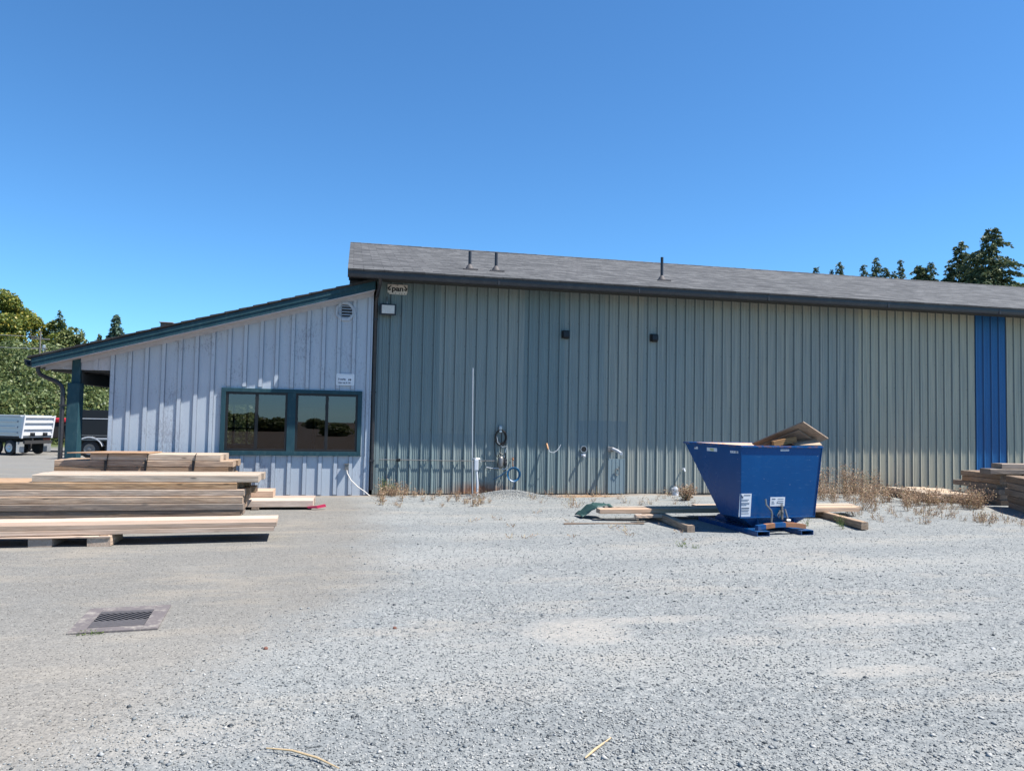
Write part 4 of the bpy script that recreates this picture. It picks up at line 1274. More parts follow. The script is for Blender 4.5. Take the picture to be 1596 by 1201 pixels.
# ------------------------------------------------------------------ lumber
def board(name, x0, x1, y0, y1, z0, z1, mat, label, group=None, rz=0.0, pivot=None, cat='board', jit=.004, seg=9):
    """a board along local X, its ends and edges a little uneven; origin at the board's middle bottom"""
    Lx, Ly, Lz = (x1 - x0) - .004, (y1 - y0) - .006, (z1 - z0)
    rg = random.Random(hash((round(x0, 3), round(y0, 3), round(z0, 3))) & 0xffff)
    vs, fs = [], []
    bow = rg.uniform(-.006, .006)
    c = .010 if Lz > .09 else .003
    sec = [(-Ly / 2 + c, 0), (Ly / 2 - c, 0), (Ly / 2, c), (Ly / 2, Lz - c), (Ly / 2 - c, Lz), (-Ly / 2 + c, Lz), (-Ly / 2, Lz - c), (-Ly / 2, c)]
    for i in range(seg + 1):
        u = i / seg
        for (y, z) in sec:
            vs.append((-Lx / 2 + Lx * u, y + bow * math.sin(math.pi * u) + rg.uniform(-jit, jit) * .6, z + (rg.uniform(-jit, 0) * .5 if z > c * 1.5 else rg.uniform(0, .0015))))
    n = len(sec)
    for i in range(seg):
        for j in range(n):
            fs.append((i * n + j, (i + 1) * n + j, (i + 1) * n + (j + 1) % n, i * n + (j + 1) % n))
    fs.append(tuple(range(n)))
    fs.append(tuple(seg * n + j for j in range(n - 1, -1, -1)))
    o = MB().add(vs, fs).build(name, MATS[mat])
    cx, cy = (x0 + x1) / 2, (y0 + y1) / 2
    if pivot:
        ca, sa = math.cos(rz), math.sin(rz)
        dx, dy = cx - pivot[0], cy - pivot[1]
        cx, cy = pivot[0] + dx * ca - dy * sa, pivot[1] + dx * sa + dy * ca
    o.location = (cx, cy, z0)
    o.rotation_euler = (0, 0, rz)
    return tag(o, label, cat, group)


ORD = ['topmost', 'second', 'third', 'fourth', 'fifth', 'sixth', 'seventh', 'eighth']
# B: the tall stack in the middle of the left group
GB = 'boards of the tall left stack'
layers = [  # (x left, x right, z0, z1, y front)
    (-4.62, -1.38, .530, .645, -3.20),
    (-6.6, -1.70, .424, .530, -3.215),
    (-6.6, -1.585, .318, .424, -3.235),
    (-6.6, -1.60, .212, .318, -3.265),
    (-6.6, -1.585, .106, .212, -3.29),
    (-6.6, -1.63, .0, .106, -3.28)]
for i, (xa, xb, za, zb, yf) in enumerate(layers):
    for k, pos in enumerate(('front', 'middle', 'rear')):
        mat = ['white_wood', 'grey_wood', 'grey_wood', 'grey_wood', 'old_wood', 'old_wood'][i]
        e = RND.uniform(-.03, .03) if k else 0
        if k and i in (1, 2):
            e += .06 * k
        board('timber_board', xa + e, xb + e, yf + k * .272, yf + (k + 1) * .272, za, zb, mat,
              '%s board in the %s layer of the tall weathered stack left of the office window' % (pos, ORD[i]), GB)
# A: strapped bundle behind it, near the wall
GA = 'boards of the strapped bundle'
layA = [(-4.44, -2.27, .752, .867), (-5.01, -2.05, .640, .752), (-5.01, -2.13, .530, .640), (-5.0, -2.1, .42, .53), (-5.0, -2.1, .31, .42), (-5.0, -2.1, .20, .31), (-5.0, -2.1, .10, .20), (-5.0, -2.1, 0, .10)]
for i, (xa, xb, za, zb) in enumerate(layA):
    for k, pos in enumerate(('front', 'rear')):
        board('bundled_board', xa + .05 * k, xb + .04 * k, -1.22 + k * .36, -1.22 + (k + 1) * .36, za, zb, 'white_wood' if i == 0 else 'grey_wood',
              '%s board in the %s layer of the strapped bundle against the annex' % (pos, ORD[i]), GA)
pb = MB().hexa([(-4.80, -1.27, .870), (-3.48, -1.30, .874), (-3.40, -.62, .872), (-4.35, -.60, .868), (-4.80, -1.27, .888), (-3.48, -1.30, .892), (-3.40, -.62, .890), (-4.35, -.60, .886)])
tag(pb.build('plywood_sheet', MATS['ply'], bevel=.002), 'orange brown plywood sheet lying on the strapped bundle', 'board')
for i, (x, lab) in enumerate(((-4.20, 'black band under the plywood sheet on the strapped bundle'), (-3.545, 'black band beside the right edge of the plywood sheet'), (-2.745, 'black band nearest the right end of the strapped bundle'))):
    st = MB().tube([(x, -1.235, .10), (x + .02, -1.235, .50), (x + .05, -1.232, .862), (x + .05, -1.15, .878 if i else .8685)], .008, 6)
    for q in (.2, .45):
        st.box(x - .012 + .02 * q, x + .022 + .02 * q, -1.241, -1.232, q, q + .3)
    tag(st.build('strap', MATS['black']), lab, 'strap', 'bands round the bundled boards')
# C: long boards in front, on sleepers
GC = 'long boards in front of the tall stack'
rz = R(3.2)
pv = (-.86, -5.75)
for (za, zb, nm) in ((.135, .192, 'lower'), (.193, .252, 'upper')):
    for k, pos in enumerate(('front', 'rear')):
        board('long_plank', -6.9, -.86 - (.03 if nm == 'lower' else 0), -5.75 + k * .34, -5.75 + (k + 1) * .34, za, zb, 'pale_wood', '%s %s plank of the long low stack nearest the catch basin' % (pos, nm), GC, rz, pv)
for i, (x, lab) in enumerate(((-4.6, 'sleeper hidden under the left part of the long low planks'), (-2.95, 'sleeper in shade under the middle of the long low planks'))):
    board('sleeper', x - .35, x + .35, -5.62 - (x + .86) * -.056, -5.50 - (x + .86) * -.056, 0, .135, 'old_wood', lab, 'sleepers under the long planks', R(93), (x, -5.45 + (x + .86) * .056))
# D: thin sheet on two blocks at the front left
GD = 'timber blocks under the short panel'
for x, lab, mt in ((-2.87, 'grey end timber under the right end of the short front panel', 'grey_wood'), (-3.50, 'tan end timber left of the grey one under the short front panel', 'pale_wood'), (-5.0, 'timber under the far left end of the short front panel', 'pale_wood')):
    board('timber_block', x - .26, x + .26, -5.66 - .13, -5.66 + .13, 0, .105, mt, lab, GD, R(90), (x, -5.66))
board('short_panel', -6.4, -2.745, -5.935, -5.40, .106, .126, 'pale_wood', 'thin pale panel resting on timber blocks at the far left front', None, R(.6), (-2.745, -5.66))
# E: boards sticking out at the right of the tall stack
board('timber_board', -6.0, -.56, -2.42, -2.02, .045, .165, 'pale_wood', 'front pale board poking out beyond the tall stack, with pink flagging on its end', 'boards behind the tall stack')
board('timber_board', -6.0, -.55, -2.01, -1.62, .045, .165, 'pale_wood', 'pale board just behind the one with pink flagging', 'boards behind the tall stack')
board('timber_board', -6.0, -1.26, -1.98, -1.50, .166, .285, 'pale_wood', 'upper pale board that stops short behind the tall stack', 'boards behind the tall stack')
for x in (-1.5, -4.5):
    board('sleeper', x - .45, x + .45, -2.02 - .06, -2.02 + .06, 0, .045, 'old_wood', 'thin batten lifting the pale boards %s' % ('near their right end' if x > -2 else 'far to the left'), 'battens under the pale boards', R(90), (x, -2.02))
fl = MB()
fl.add([(-.66, -2.44, .06), (-.50, -2.46, .075), (-.36, -2.43, .10), (-.34, -2.42, .055), (-.48, -2.45, .03), (-.64, -2.44, .035),
        (-.64, -2.38, .035), (-.48, -2.36, .03), (-.34, -2.36, .05)], [(0, 1, 4, 5), (1, 2, 3, 4), (5, 4, 7, 6), (4, 3, 8, 7)])
fo = fl.build('flagging', MATS['pink'])
sol = fo.modifiers.new('solid', 'SOLIDIFY'); sol.thickness = .003
tag(fo, 'bright pink plastic flagging at the end of a pale board', 'flagging')
# boards and beams round the hopper
GM = 'planks lying behind the hopper'
board('long_plank', 3.99, 8.75, -4.19, -3.99, .118, .19, 'pale_wood', 'front plank lying on bearers behind the blue hopper', GM, R(0), (4, -4.1))
board('long_plank', 4.9, 8.95, -3.97, -3.74, .118, .182, 'white_wood', 'middle plank lying on bearers behind the blue hopper', GM)
board('long_plank', 5.9, 9.0, -3.73, -3.52, .118, .19, 'pale_wood', 'rear plank lying on bearers behind the blue hopper', GM)
board('thin_batten', 4.15, 5.7, -3.97, -3.84, .183, .200, 'white_wood', 'thin batten lying on the planks near the green tarp', GM, R(0))
board('thin_batten', 4.55, 5.05, -4.34, -4.24, .065, .115, 'pale_wood', 'short batten under the left end of the planks', GM)
for (xa, ya, xb, yb, lab) in ((5.16, -3.30, 4.915, -5.56, 'square bearer timber running out left of the blue hopper'), (8.22, -3.35, 7.90, -5.43, 'square bearer timber running out right of the blue hopper')):
    ln = math.hypot(xb - xa, yb - ya)
    cx, cy = (xa + xb) / 2, (ya + yb) / 2
    board('bearer_beam', cx - ln / 2, cx + ln / 2, cy - .058, cy + .058, 0, .117, 'grey_wood', lab, 'bearers under the planks', math.atan2(yb - ya, xb - xa), (cx, cy))
board('thin_stick', 3.3, 4.6, -4.55, -4.50, 0.0, .02, 'old_wood', 'thin weathered stick on the gravel left of the left bearer', None, R(-3), (4, -4.5))
# green tarp draped on the left plank ends
n1, n2 = 14, 6
vs = []
rg = random.Random(3)
for i in range(n1):
    for j in range(n2):
        x = 3.76 + .52 * i / (n1 - 1)
        y = -3.98 + .42 * j / (n2 - 1) + .05 * math.sin(i * .8)
        z = .035 + .17 * smooth(3.78, 4.03, x) * float(smooth(-4.5, -3.9, y)) * (1 - .12 * float(smooth(4.3, 4.5, x))) + rg.uniform(0, .016) + .012 * math.sin(i * 1.9 + j)
        z = max(z, (.205 if x > 3.98 else 0.012))
        vs.append((x, y, float(z)))
fs = [(i * n2 + j, (i + 1) * n2 + j, (i + 1) * n2 + j + 1, i * n2 + j + 1) for i in range(n1 - 1) for j in range(n2 - 1)]
to = MB().add(vs, fs).build('tarp', MATS['tarp'], smooth=True)
so_ = to.modifiers.new('solid', 'SOLIDIFY'); so_.thickness = .008; so_.offset = 1
tag(to, 'crumpled green tarp over the left ends of the planks behind the hopper', 'tarp')

# right hand piles
GL = 'boards of the right pile, left bundle'
hd = R(-93)
far = [-1.38, -1.42, -1.16, -1.60, -1.80, -1.66]
for i in range(6):
    za = .555 - i * .111
    for k in range(3):
        xa = 13.42 + k * .27 + (RND.uniform(-.02, .02) if k else 0)
        yf, yn = far[i] + .06 * k, -2.50 + (.0, .02, .10, .05, .04, 0)[i] - .02 * k
        ln = yf - yn
        board('old_timber', xa + .13 - ln / 2, xa + .13 + ln / 2, (yf + yn) / 2 - .13, (yf + yn) / 2 + .13, za, za + .110, 'old_wood',
              '%s board in the %s layer of the far right pile, its end to the viewer' % (('left', 'middle', 'right')[k], ORD[i]), GL, hd, (xa + .13, (yf + yn) / 2))
GR = 'boards of the right pile, near bundle'
dv = Vector((-.486, -.874)); pvv = Vector((.874, -.486))
for i in range(5):
    za = .532 - i * .133
    for k in range(3):
        st_ = Vector((13.17, -2.84)) + pvv * (k * .28 + .14) + dv * ((-.02, .05, -.10, .06, .10)[i])
        ln = 2.1
        c_ = st_ + dv * (ln / 2)
        board('old_timber', c_.x - ln / 2, c_.x + ln / 2, c_.y - .135, c_.y + .135, za, za + .131, 'old_wood',
              '%s board in the %s layer of the near right pile cut by the photo edge' % (('outer', 'middle', 'inner')[k], ORD[i]), GR, math.atan2(dv.y, dv.x), (c_.x, c_.y))
for (xa, y_, za, lab) in ((13.02, -2.62, .667, 'lower of the two timbers lying across the top of the right pile'), (13.35, -2.58, .775, 'topmost timber lying across the right pile')):
    board('old_timber', xa, xa + 2.6, y_, y_ + .30, za, za + .106, 'old_wood', lab, 'timbers across the right pile', R(-4), (xa, y_))
GP = 'planks of the low right packet'
hd2 = R(-99)
dl = Vector((math.cos(hd2), math.sin(hd2))); dr = Vector((-dl.y, dl.x))
for i in range(3):
    za = .152 - i * .048
    for k in range(5):
        near_ = Vector((12.15, -1.95)) + dr * (.245 * k + .12) + dl * ((0, .05, -.06)[i] + RND.uniform(-.09, .05))
        ln = 1.75 + (RND.uniform(-.35, .05) if i == 0 else 0)
        c_ = near_ - dl * (ln / 2)
        board('packet_plank', c_.x - ln / 2, c_.x + ln / 2, c_.y - .119, c_.y + .119, za, za + .046, 'white_wood' if i == 0 else 'grey_wood',
              '%s plank in the %s layer of the low packet behind the weeds' % (('leftmost', 'second', 'middle', 'fourth', 'rightmost')[k], ORD[i]), GP, hd2 + R(RND.uniform(-1.2, 1.2)), (c_.x, c_.y))
for q, w_ in ((.35, 'near'), (1.35, 'far')):
    c_ = Vector((12.15, -1.95)) + dr * .61 - dl * q
    board('sleeper', c_.x - .62, c_.x + .62, c_.y - .05, c_.y + .05, 0, .055, 'old_wood', '%s sleeper under the low packet behind the weeds' % w_, 'sleepers under the low packet', hd2 + R(90), (c_.x, c_.y))
c_ = Vector((12.15, -1.95)) + dr * 1.0
tag(MB().tube([(c_.x - dl.x * -.035, c_.y + dl.y * .07, .03), (c_.x + dl.x * .07, c_.y + dl.y * .07, .205), (c_.x - dl.x * .2, c_.y - dl.y * .2, .202)], .008, 6).build('strap', MATS['black']), 'black band round the low packet of planks', 'strap')

# ------------------------------------------------------------------ drain in the asphalt
cb_ = thing('catch_basin', 'square drain grate in a sand-covered concrete frame set in the asphalt', 'drain', (-1.67, -9.37, .010), R(5))
fr_ = MB()
for (xa, xb, ya, yb) in ((-.30, -.19, -.36, .36), (.19, .30, -.36, .36), (-.19, .19, -.36, -.25), (-.19, .19, .22, .36)):
    fr_.box(xa, xb, ya, yb, -.02, .005)
fr_.build('frame', MATS['concrete'], cb_, bevel=.004)
gr_ = MB()
def clip_x(poly, lim, keep_less):
    out = []
    for k in range(len(poly)):
        (xa, ya), (xb, yb) = poly[k], poly[(k + 1) % len(poly)]
        ia, ib = (xa <= lim) == keep_less, (xb <= lim) == keep_less
        if ia:
            out.append((xa, ya))
        if ia != ib:
            f_ = (lim - xa) / (xb - xa)
            out.append((lim, ya + (yb - ya) * f_))
    return out


for i in range(14):      # slanting bars over the open slots, cut to the frame
    q = -.39 + i * .043
    pl_ = clip_x(clip_x([(q + .20, -.08), (q + .218, -.08), (q + .018, .15), (q, .15)], .1899, True), -.1899, False)
    n_ = len(pl_)
    if n_ > 2:
        gr_.add([(x, y, .0) for x, y in pl_] + [(x, y, .006) for x, y in pl_], [tuple(range(n_ - 1, -1, -1)), tuple(range(n_, 2 * n_))] + [(k, (k + 1) % n_, (k + 1) % n_ + n_, k + n_) for k in range(n_)])
gr_.box(-.19, .19, -.25, -.08, 0, .0065).box(-.19, .19, .15, .22, 0, .0065)
gr_.build('grate', MATS['iron'], cb_)
MB().box(-.189, .189, -.249, .219, -.004, -.001).build('pit_shade', MATS['black'], cb_)  # flat black sheet standing in for the shade below the bars

# ------------------------------------------------------------------ small things on the ground
for (pts, r_, lab) in (([(-.34, -11.95, .02), (-.22, -12.0, .022), (-.10, -12.09, .018), (.0, -12.2, .012)], .0055, 'long dry straw stalk on the gravel at the lower left'),
                       ([(1.13, -12.31, .02), (1.2, -12.24, .024), (1.33, -12.11, .018)], .006, 'short bent straw stalk on the gravel at the lower middle')):
    tag(MB().tube(pts, [r_ * .6] + [r_] * (len(pts) - 2) + [r_ * .5], 6).build('straw_stalk', MATS['straw'], smooth=True), lab, 'stalk')
for (x, y, mt, lab) in ((-.514, -10.30, 'red_brown', 'small red brown stone alone on the asphalt right of the drain'), (.384, -9.92, 'red_brown', 'small rusty pebble at the edge of the gravel'), (4.62, -11.1, 'white', 'pale flat stone on the gravel at right')):
    tag(MB().lathe((x, y, -.004), (.1, .05, 1), [(.008, 0), (.017, .006), (.014, .015), (.006, .020)], 7).build('stone', MATS[mt]), lab, 'stone')


# ------------------------------------------------------------------ plants
def leaf_quads(C, size, rng, up_bias=0.3, elong=1.6, D=None):
    """one small rhomb per centre; D optional direction for its long axis"""
    n = len(C)
    if D is None:
        D = rng.standard_normal((n, 3))
    D = D / (np.linalg.norm(D, axis=1, keepdims=True) + 1e-9)
    N = rng.standard_normal((n, 3)); N[:, 2] += up_bias
    S = np.cross(D, N); S /= (np.linalg.norm(S, axis=1, keepdims=True) + 1e-9)
    s = (size * (0.6 + 0.8 * rng.random(n)))[:, None] if np.isscalar(size) else (size * (0.6 + 0.8 * rng.random(n)))[:, None]
    a = D * s * elong * 0.5; b = S * s * 0.5
    V = np.stack([C - a, C + b * (0.7 + .5 * rng.random((n, 1))), C + a, C - b], 1).reshape(-1, 3)
    F = (np.arange(n)[:, None] * 4 + np.arange(4)[None]).astype(np.int32)
    return V, F


def broad_crown(name, H, Rx, z0, n, size, mat, seed, lobes=26, parent=None, ry=None):
    rng = np.random.default_rng(seed)
    ry = ry or Rx
    th_ = rng.random(lobes) * 6.283
    rr = np.sqrt(rng.random(lobes))
    zz = rng.random(lobes)
    env = np.sqrt(np.clip(1 - (zz * 1.9 - .85) ** 2, .08, 1))
    L_ = np.stack([np.cos(th_) * rr * env * Rx * .78, np.sin(th_) * rr * env * ry * .78, z0 + zz * (H - z0) * .9 + .06 * H], 1)
    lr = (0.20 + .16 * rng.random(lobes)) * Rx
    w = rng.integers(0, lobes, n)
    d = rng.standard_normal((n, 3)); d /= np.linalg.norm(d, axis=1, keepdims=True)
    rad = lr[w] * (0.55 + .5 * rng.random(n) ** .6)
    C = L_[w] + d * rad[:, None] * np.array([1, 1, .72])
    V, F = leaf_quads(C, size, rng, 0.8)
    return np_mesh(name, V, F, MATS[mat], parent)


def trunk_mesh(H, r, seed, limbs=6, spread_=2.0, z0=1.5):
    rg = random.Random(seed)
    b = MB()
    pts = [(rg.uniform(-.1, .1) * i * .3, rg.uniform(-.1, .1) * i * .3, H * i / 5 - .4) for i in range(6)]
    b.tube(pts, [r * (1 - .16 * i) for i in range(6)], 8)
    for k in range(limbs):
        z = z0 + (H * .8 - z0) * rg.random()
        a = rg.random() * 6.283
        l = spread_ * (.5 + .5 * rg.random())
        b.tube([(0, 0, z), (math.cos(a) * l * .5, math.sin(a) * l * .5, z + l * .35), (math.cos(a) * l, math.sin(a) * l, z + l * .6)], [r * .4, r * .25, r * .1], 6)
    return b


def conifer(H, Rb, seed, mat='leaf_conifer', size=.30, dens=1.0, z0=.12, ragged=.35):
    """whorls of drooping branches, each carrying needle sprays"""
    rng = np.random.default_rng(seed)
    C, D, S = [], [], []
    z = z0 * H
    while z < H * .985:
        f = 1 - (z / H - z0) / (1 - z0)
        Lb = Rb * (f ** .8) * 1.0 + .12
        for _ in range(int(3 + 4 * min(1, f + .3))):
            a = rng.random() * 6.283
            l = Lb * (1 - ragged + ragged * 1.5 * rng.random())
            n = max(3, int(l / size * 5.5 * dens))
            u = rng.random(n) ** .75
            droop = -.18 * l * u ** 2 + .10 * l * np.sin(u * 3.1)
            side = rng.normal(0, .16, n) * l * (1 - u * .5) + rng.normal(0, .05, n)
            px = np.cos(a) * u * l - np.sin(a) * side
            py = np.sin(a) * u * l + np.cos(a) * side
            pz = z + droop + rng.normal(0, .07, n) - .12 * np.abs(side)
            C.append(np.stack([px, py, pz], 1))
            D.append(np.stack([np.cos(a) + rng.normal(0, .5, n), np.sin(a) + rng.normal(0, .5, n), -.25 + rng.normal(0, .35, n)], 1))
            S.append(np.full(n, size * (.55 + .45 * f)))
        z += (.17 + .25 * f) * (H / 16) ** .5
    C = np.concatenate(C); D = np.concatenate(D); S = np.concatenate(S)
    V, F = leaf_quads(C, S, rng, .6, 2.0, D)
    return V, F, mat


def conifer_tree(name, loc, H, Rb, seed, label, mat='leaf_conifer', size=.32, group=None, **kw):
    t = thing(name, label, 'tree', loc, RND.random() * 6, group)
    V, F, mt = conifer(H, Rb, seed, mat, size, **kw)
    np_mesh('crown', V, F, MATS[mt], t)
    b = MB().tube([(0, 0, -1), (.05, 0, H * .4), (0, .05, H * .97)], [.022 * H, .013 * H, .01], 8)
    b.build('trunk', MATS['bark'], t, smooth=True)
    return t


GC_ = 'conifers behind the steel shed'
for (x, y, top, rb, sd, lab) in (
        (53.6, 62.7, 20.6, 2.2, 1, 'leftmost small conifer tip showing above the shed roof'),
        (53.2, 59.3, 19.6, 1.8, 2, 'short conifer tip just right of the leftmost one above the roof'),
        (53.9, 58.8, 20.4, 2.4, 3, 'pointed conifer tip with a wide right skirt above the roof'),
        (54.7, 55.8, 19.5, 2.6, 4, 'blunt conifer fourth from the left above the roof'),
        (54.4, 53.4, 20.0, 2.3, 5, 'slim bright green pointed conifer above the roof'),
        (55.7, 52.4, 18.3, 2.2, 6, 'low conifer left of the thin spire above the roof'),
        (54.9, 50.4, 19.1, 1.6, 7, 'thin spire conifer in the middle of the row'),
        (54.8, 47.9, 18.0, 4.2, 8, 'broad low conifer between the thin spire and the tall pair'),
        (55.7, 47.2, 18.1, 2.4, 9, 'pointed conifer just left of the tall pair'),
        (54.8, 42.5, 19.1, 3.6, 10, 'second tallest conifer with a narrow bent top'),
        (53.7, 38.05, 19.1, 5.6, 11, 'tallest and widest conifer at the right of the row'),
        (57.0, 36.2, 16.4, 4.2, 12, 'conifer cut by the right edge of the photo'),
        (53.8, 51.3, 18.3, 2.6, 13, 'low conifer top between the slim green one and the thin spire'),
        (55.2, 47.6, 17.6, 3.4, 14, 'low dark conifer filling the gap right of the thin spire'),
        (54.9, 43.8, 17.3, 3.6, 15, 'low conifer tucked against the left side of the tall pair'),
        (54.9, 41.0, 17.4, 3.8, 16, 'low conifer filling the gap inside the tall pair')):
    H_ = top + 1.3
    big = sd in (8, 10, 11, 12, 14, 15, 16)
    conifer_tree('conifer_tree', (x, y, -1.3), H_, rb * 1.35, sd, lab, 'leaf_conifer', .25 if big else .21, GC_, ragged=.6 if big else .45, dens=1.7 if big else 1.3)

# left hillside
conifer_tree('conifer_tree', (-24.5, 70.85, -.6), 12.7, 3.1, 31, 'bushy blue green conifer rising behind the annex roof', 'leaf_blue', .30, dens=1.7, ragged=.25, z0=.05)
conifer_tree('conifer_tree', (-37.6, 93.0, 2.5), 12.6, 2.6, 32, 'sparse pale topped conifer on the hill right of the big maple', 'leaf_blue', .28, dens=.55, ragged=.6)
conifer_tree('conifer_tree', (-32.2, 91.0, 2.5), 9.3, 2.2, 33, 'small dark conifer at the foot of the hill crest, nearest the annex roof', 'leaf_conifer', .3, dens=1.2)


def broad_tree(x, y, top, base, rx, z0, n, size, mat, seed, lab, group='leafy trees on the left hillside'):
    t = thing('leafy_tree', lab, 'tree', (x, y, base), 0, group)
    H_ = top - base
    broad_crown('crown', H_, rx, z0, n, size, mat, seed, 34, t)
    trunk_mesh(H_ * .8, .035 * H_, seed, 7, rx * .7, z0).build('trunk', MATS['bark'], t, smooth=True)


broad_tree(-44.2, 92.5, 16.3, 2.5, 5.6, 1.5, 34000, .21, 'leaf_maple', 41, 'big yellow green maple on the hill at the far left')
broad_tree(-38.6, 93.5, 13.6, 2.5, 4.0, 1.0, 20000, .21, 'leaf_maple', 42, 'lower yellowing tree right of the big maple')
broad_tree(-34.8, 90.0, 11.8, 2.3, 3.6, .5, 16000, .21, 'leaf_green', 43, 'olive green tree on the slope behind the utility pole')
broad_tree(-50.5, 95, 15.0, 2.5, 5.5, 1, 18000, .21, 'leaf_green', 44, 'dark green tree behind the big maple at the photo edge')
broad_tree(-41.2, 85.0, 9.4, 2.0, 3.9, .3, 18000, .21, 'leaf_bramble', 45, 'round bush below the big maple')
broad_tree(-35.2, 82.0, 9.2, 1.5, 3.6, .3, 16000, .21, 'leaf_bramble', 46, 'round bush below the utility wires, right of the pole')

# bramble thicket on the bank: nobody could count it
rng = np.random.default_rng(50)
n = 120000
bx_ = rng.uniform(-52, 6, n)
u_ = rng.random(n)
by_ = 56 + 22 * u_
hump = 1.6 + 1.5 * np.sin(bx_ * .55 + 1.3 * np.sin(by_ * .4)) * np.cos(by_ * .5 + bx_ * .13) + .7 * np.sin(bx_ * 1.7 + by_)
hgt = np.clip(2.6 + hump * .65, .4, 6) + 4.3 * smooth(56, 76, by_) * (1 - .6 * smooth(-14, 4, bx_))
bz_ = ground_z(bx_, by_) + hgt * (1 - .55 * rng.random(n) ** 2.5)
front = by_ < 58.5
bz_[front] = (ground_z(bx_, by_) + hgt * rng.random(n))[front]
Vb, Fb = leaf_quads(np.stack([bx_, by_, bz_], 1), .20, rng, .8)
tag(np_mesh('bramble_thicket', Vb, Fb, MATS['leaf_bramble']), 'dense green bramble thicket covering the bank beyond the trucks', 'thicket', kind='stuff')

# utility pole with wires on the hill
up_ = thing('utility_pole', 'thin wooden utility pole with crossarm standing on the left hillside', 'utility pole', (-32.65, 73.45, 0.5))
MB().tube([(0, 0, -1), (0, 0, 9.6)], [.10, .08], 8).build('pole', MATS['pole'], up_)
MB().box(-.9, .9, -.06, .06, 8.75, 8.9).box(-.7, .7, -.06, .06, 7.75, 7.87).build('crossarm', MATS['pole'], up_)
MB().lathe((.35, .1, 7.55), (0, 0, 1), [(.16, 0), (.16, .6), (.1, .65)], 10).build('transformer', MATS['galv'], up_)
for z, lab in ((9.55, 'upper wire running left from the utility pole'), (8.25, 'lower wire running left from the utility pole')):
    tag(MB().tube([(-32.7 - 3 * i, 73.45 - .9 * i, z - .05 * i + .004 * i * i) for i in range(9)], .022, 5).build('utility_wire', MATS['wire']), lab, 'wire', 'wires on the utility pole')

# ---- weeds along the wall
def weed(name, seed, H, spread_, stems, leaves, mat, size):
    rg = np.random.default_rng(seed)
    b = MB()
    C, D = [], []
    for k in range(stems):
        a = rg.random() * 6.283
        l = H * (.55 + .45 * rg.random())
        lean = spread_ * rg.random()
        p0 = np.array([rg.normal(0, .03), rg.normal(0, .03), -.01])
        p1 = p0 + np.array([math.cos(a) * lean * .45, math.sin(a) * lean * .45, l * .55])
        p2 = p0 + np.array([math.cos(a) * lean, math.sin(a) * lean, l])
        # a sliver of stem as three crossed strips' worth of thin quads
        w = np.array([-math.sin(a), math.cos(a), 0]) * .0028
        b.add([tuple(p0 - w), tuple(p0 + w), tuple(p1 + w), tuple(p1 - w), tuple(p2 + w * .4), tuple(p2 - w * .4)], [(0, 1, 2, 3), (3, 2, 4, 5)])
        w = np.array([math.cos(a), math.sin(a), 0]) * .0028
        b.add([tuple(p0 - w), tuple(p0 + w), tuple(p1 + w), tuple(p1 - w), tuple(p2 + w * .4), tuple(p2 - w * .4)], [(0, 1, 2, 3), (3, 2, 4, 5)])
        u = .15 + .85 * rg.random(leaves)
        base = np.where(u[:, None] < .55, p0 + (p1 - p0) * (u[:, None] / .55), p1 + (p2 - p1) * ((u[:, None] - .55) / .45))
        C.append(base + rg.normal(0, .035 * (H / .5) ** .5, (leaves, 3)))
        D.append(rg.standard_normal((leaves, 3)) + np.array([0, 0, .9]))
    V1, F1 = leaf_quads(np.concatenate(C), size, rg, 0, 2.4, np.concatenate(D))
    base = len(b.v)
    V = np.concatenate([np.array(b.v), V1]); F = np.concatenate([np.array(b.f), F1 + base])
    return np_mesh(name, V, F, MATS[mat])


def place_weed(proto, spots, label, group, used=[]):
    for (x, y, sc) in spots:
        if proto in used:
            o = proto.copy(); COL.objects.link(o)
        else:
            o = proto; used.append(proto)
        o.location = (x, y, float(ground_z(x, y)))
        o.rotation_euler = (0, 0, RND.random() * 6.28)
        o.scale = (sc, sc, sc * RND.uniform(.85, 1.15))
        tag(o, label, 'weed', group)


rw = random.Random(21)
w1 = weed('dry_weed', 61, .80, .30, 17, 34, 'weed_dry', .0143)
w2 = weed('dry_weed', 62, .42, .28, 11, 20, 'weed_dry', .0130)
w3 = weed('dry_weed', 63, .20, .20, 7, 9, 'weed_dry', .0117)
w4 = weed('green_weed', 64, .30, .20, 8, 12, 'weed_green', .012)
w5 = weed('dry_weed', 65, .36, .24, 26, 34, 'weed_dry', .0182)
place_weed(w1, [(10.15, -.75, 1), (10.55, -.45, 1.0), (10.9, -.85, .95), (11.25, -.55, 1.0), (11.55, -.35, .9), (11.75, -.75, .85), (9.75, -.6, .75), (10.35, -1.15, .85), (11.1, -1.2, .85)],
           'tall dry brown weed in the clump between the hopper and the low packet', 'tall dry weeds right of the hopper')
place_weed(w5, [(6.90, -1.2, 1.0)], 'bushy dry weed alone at the wall just left of the hopper', None)
place_weed(w2, [(9.3 + rw.uniform(0, 3.2), -1.2 - rw.uniform(0, 2.0), rw.uniform(.7, 1.15)) for _ in range(26)] + [(11.3 + rw.uniform(0, 1.2), -2.7 - rw.uniform(0, .4), rw.uniform(.7, 1.1)) for _ in range(10)],
           'knee-high dry weed on the gravel in front of the low packet', 'dry weeds in front of the low packet')
place_weed(w3, [(8.7 + rw.uniform(0, 2.6), -3.4 - rw.uniform(0, 1.6), rw.uniform(.6, 1.2)) for _ in range(26)] + [(10.2 + rw.uniform(0, 1.0), -4.7 - rw.uniform(0, .7), rw.uniform(.6, 1.0)) for _ in range(10)],
           'small dry weed tuft on the gravel right of the hopper', 'small dry tufts right of the hopper')
w5b = weed('dry_weed', 75, .36, .32, 17, 22, 'weed_dry', .015)
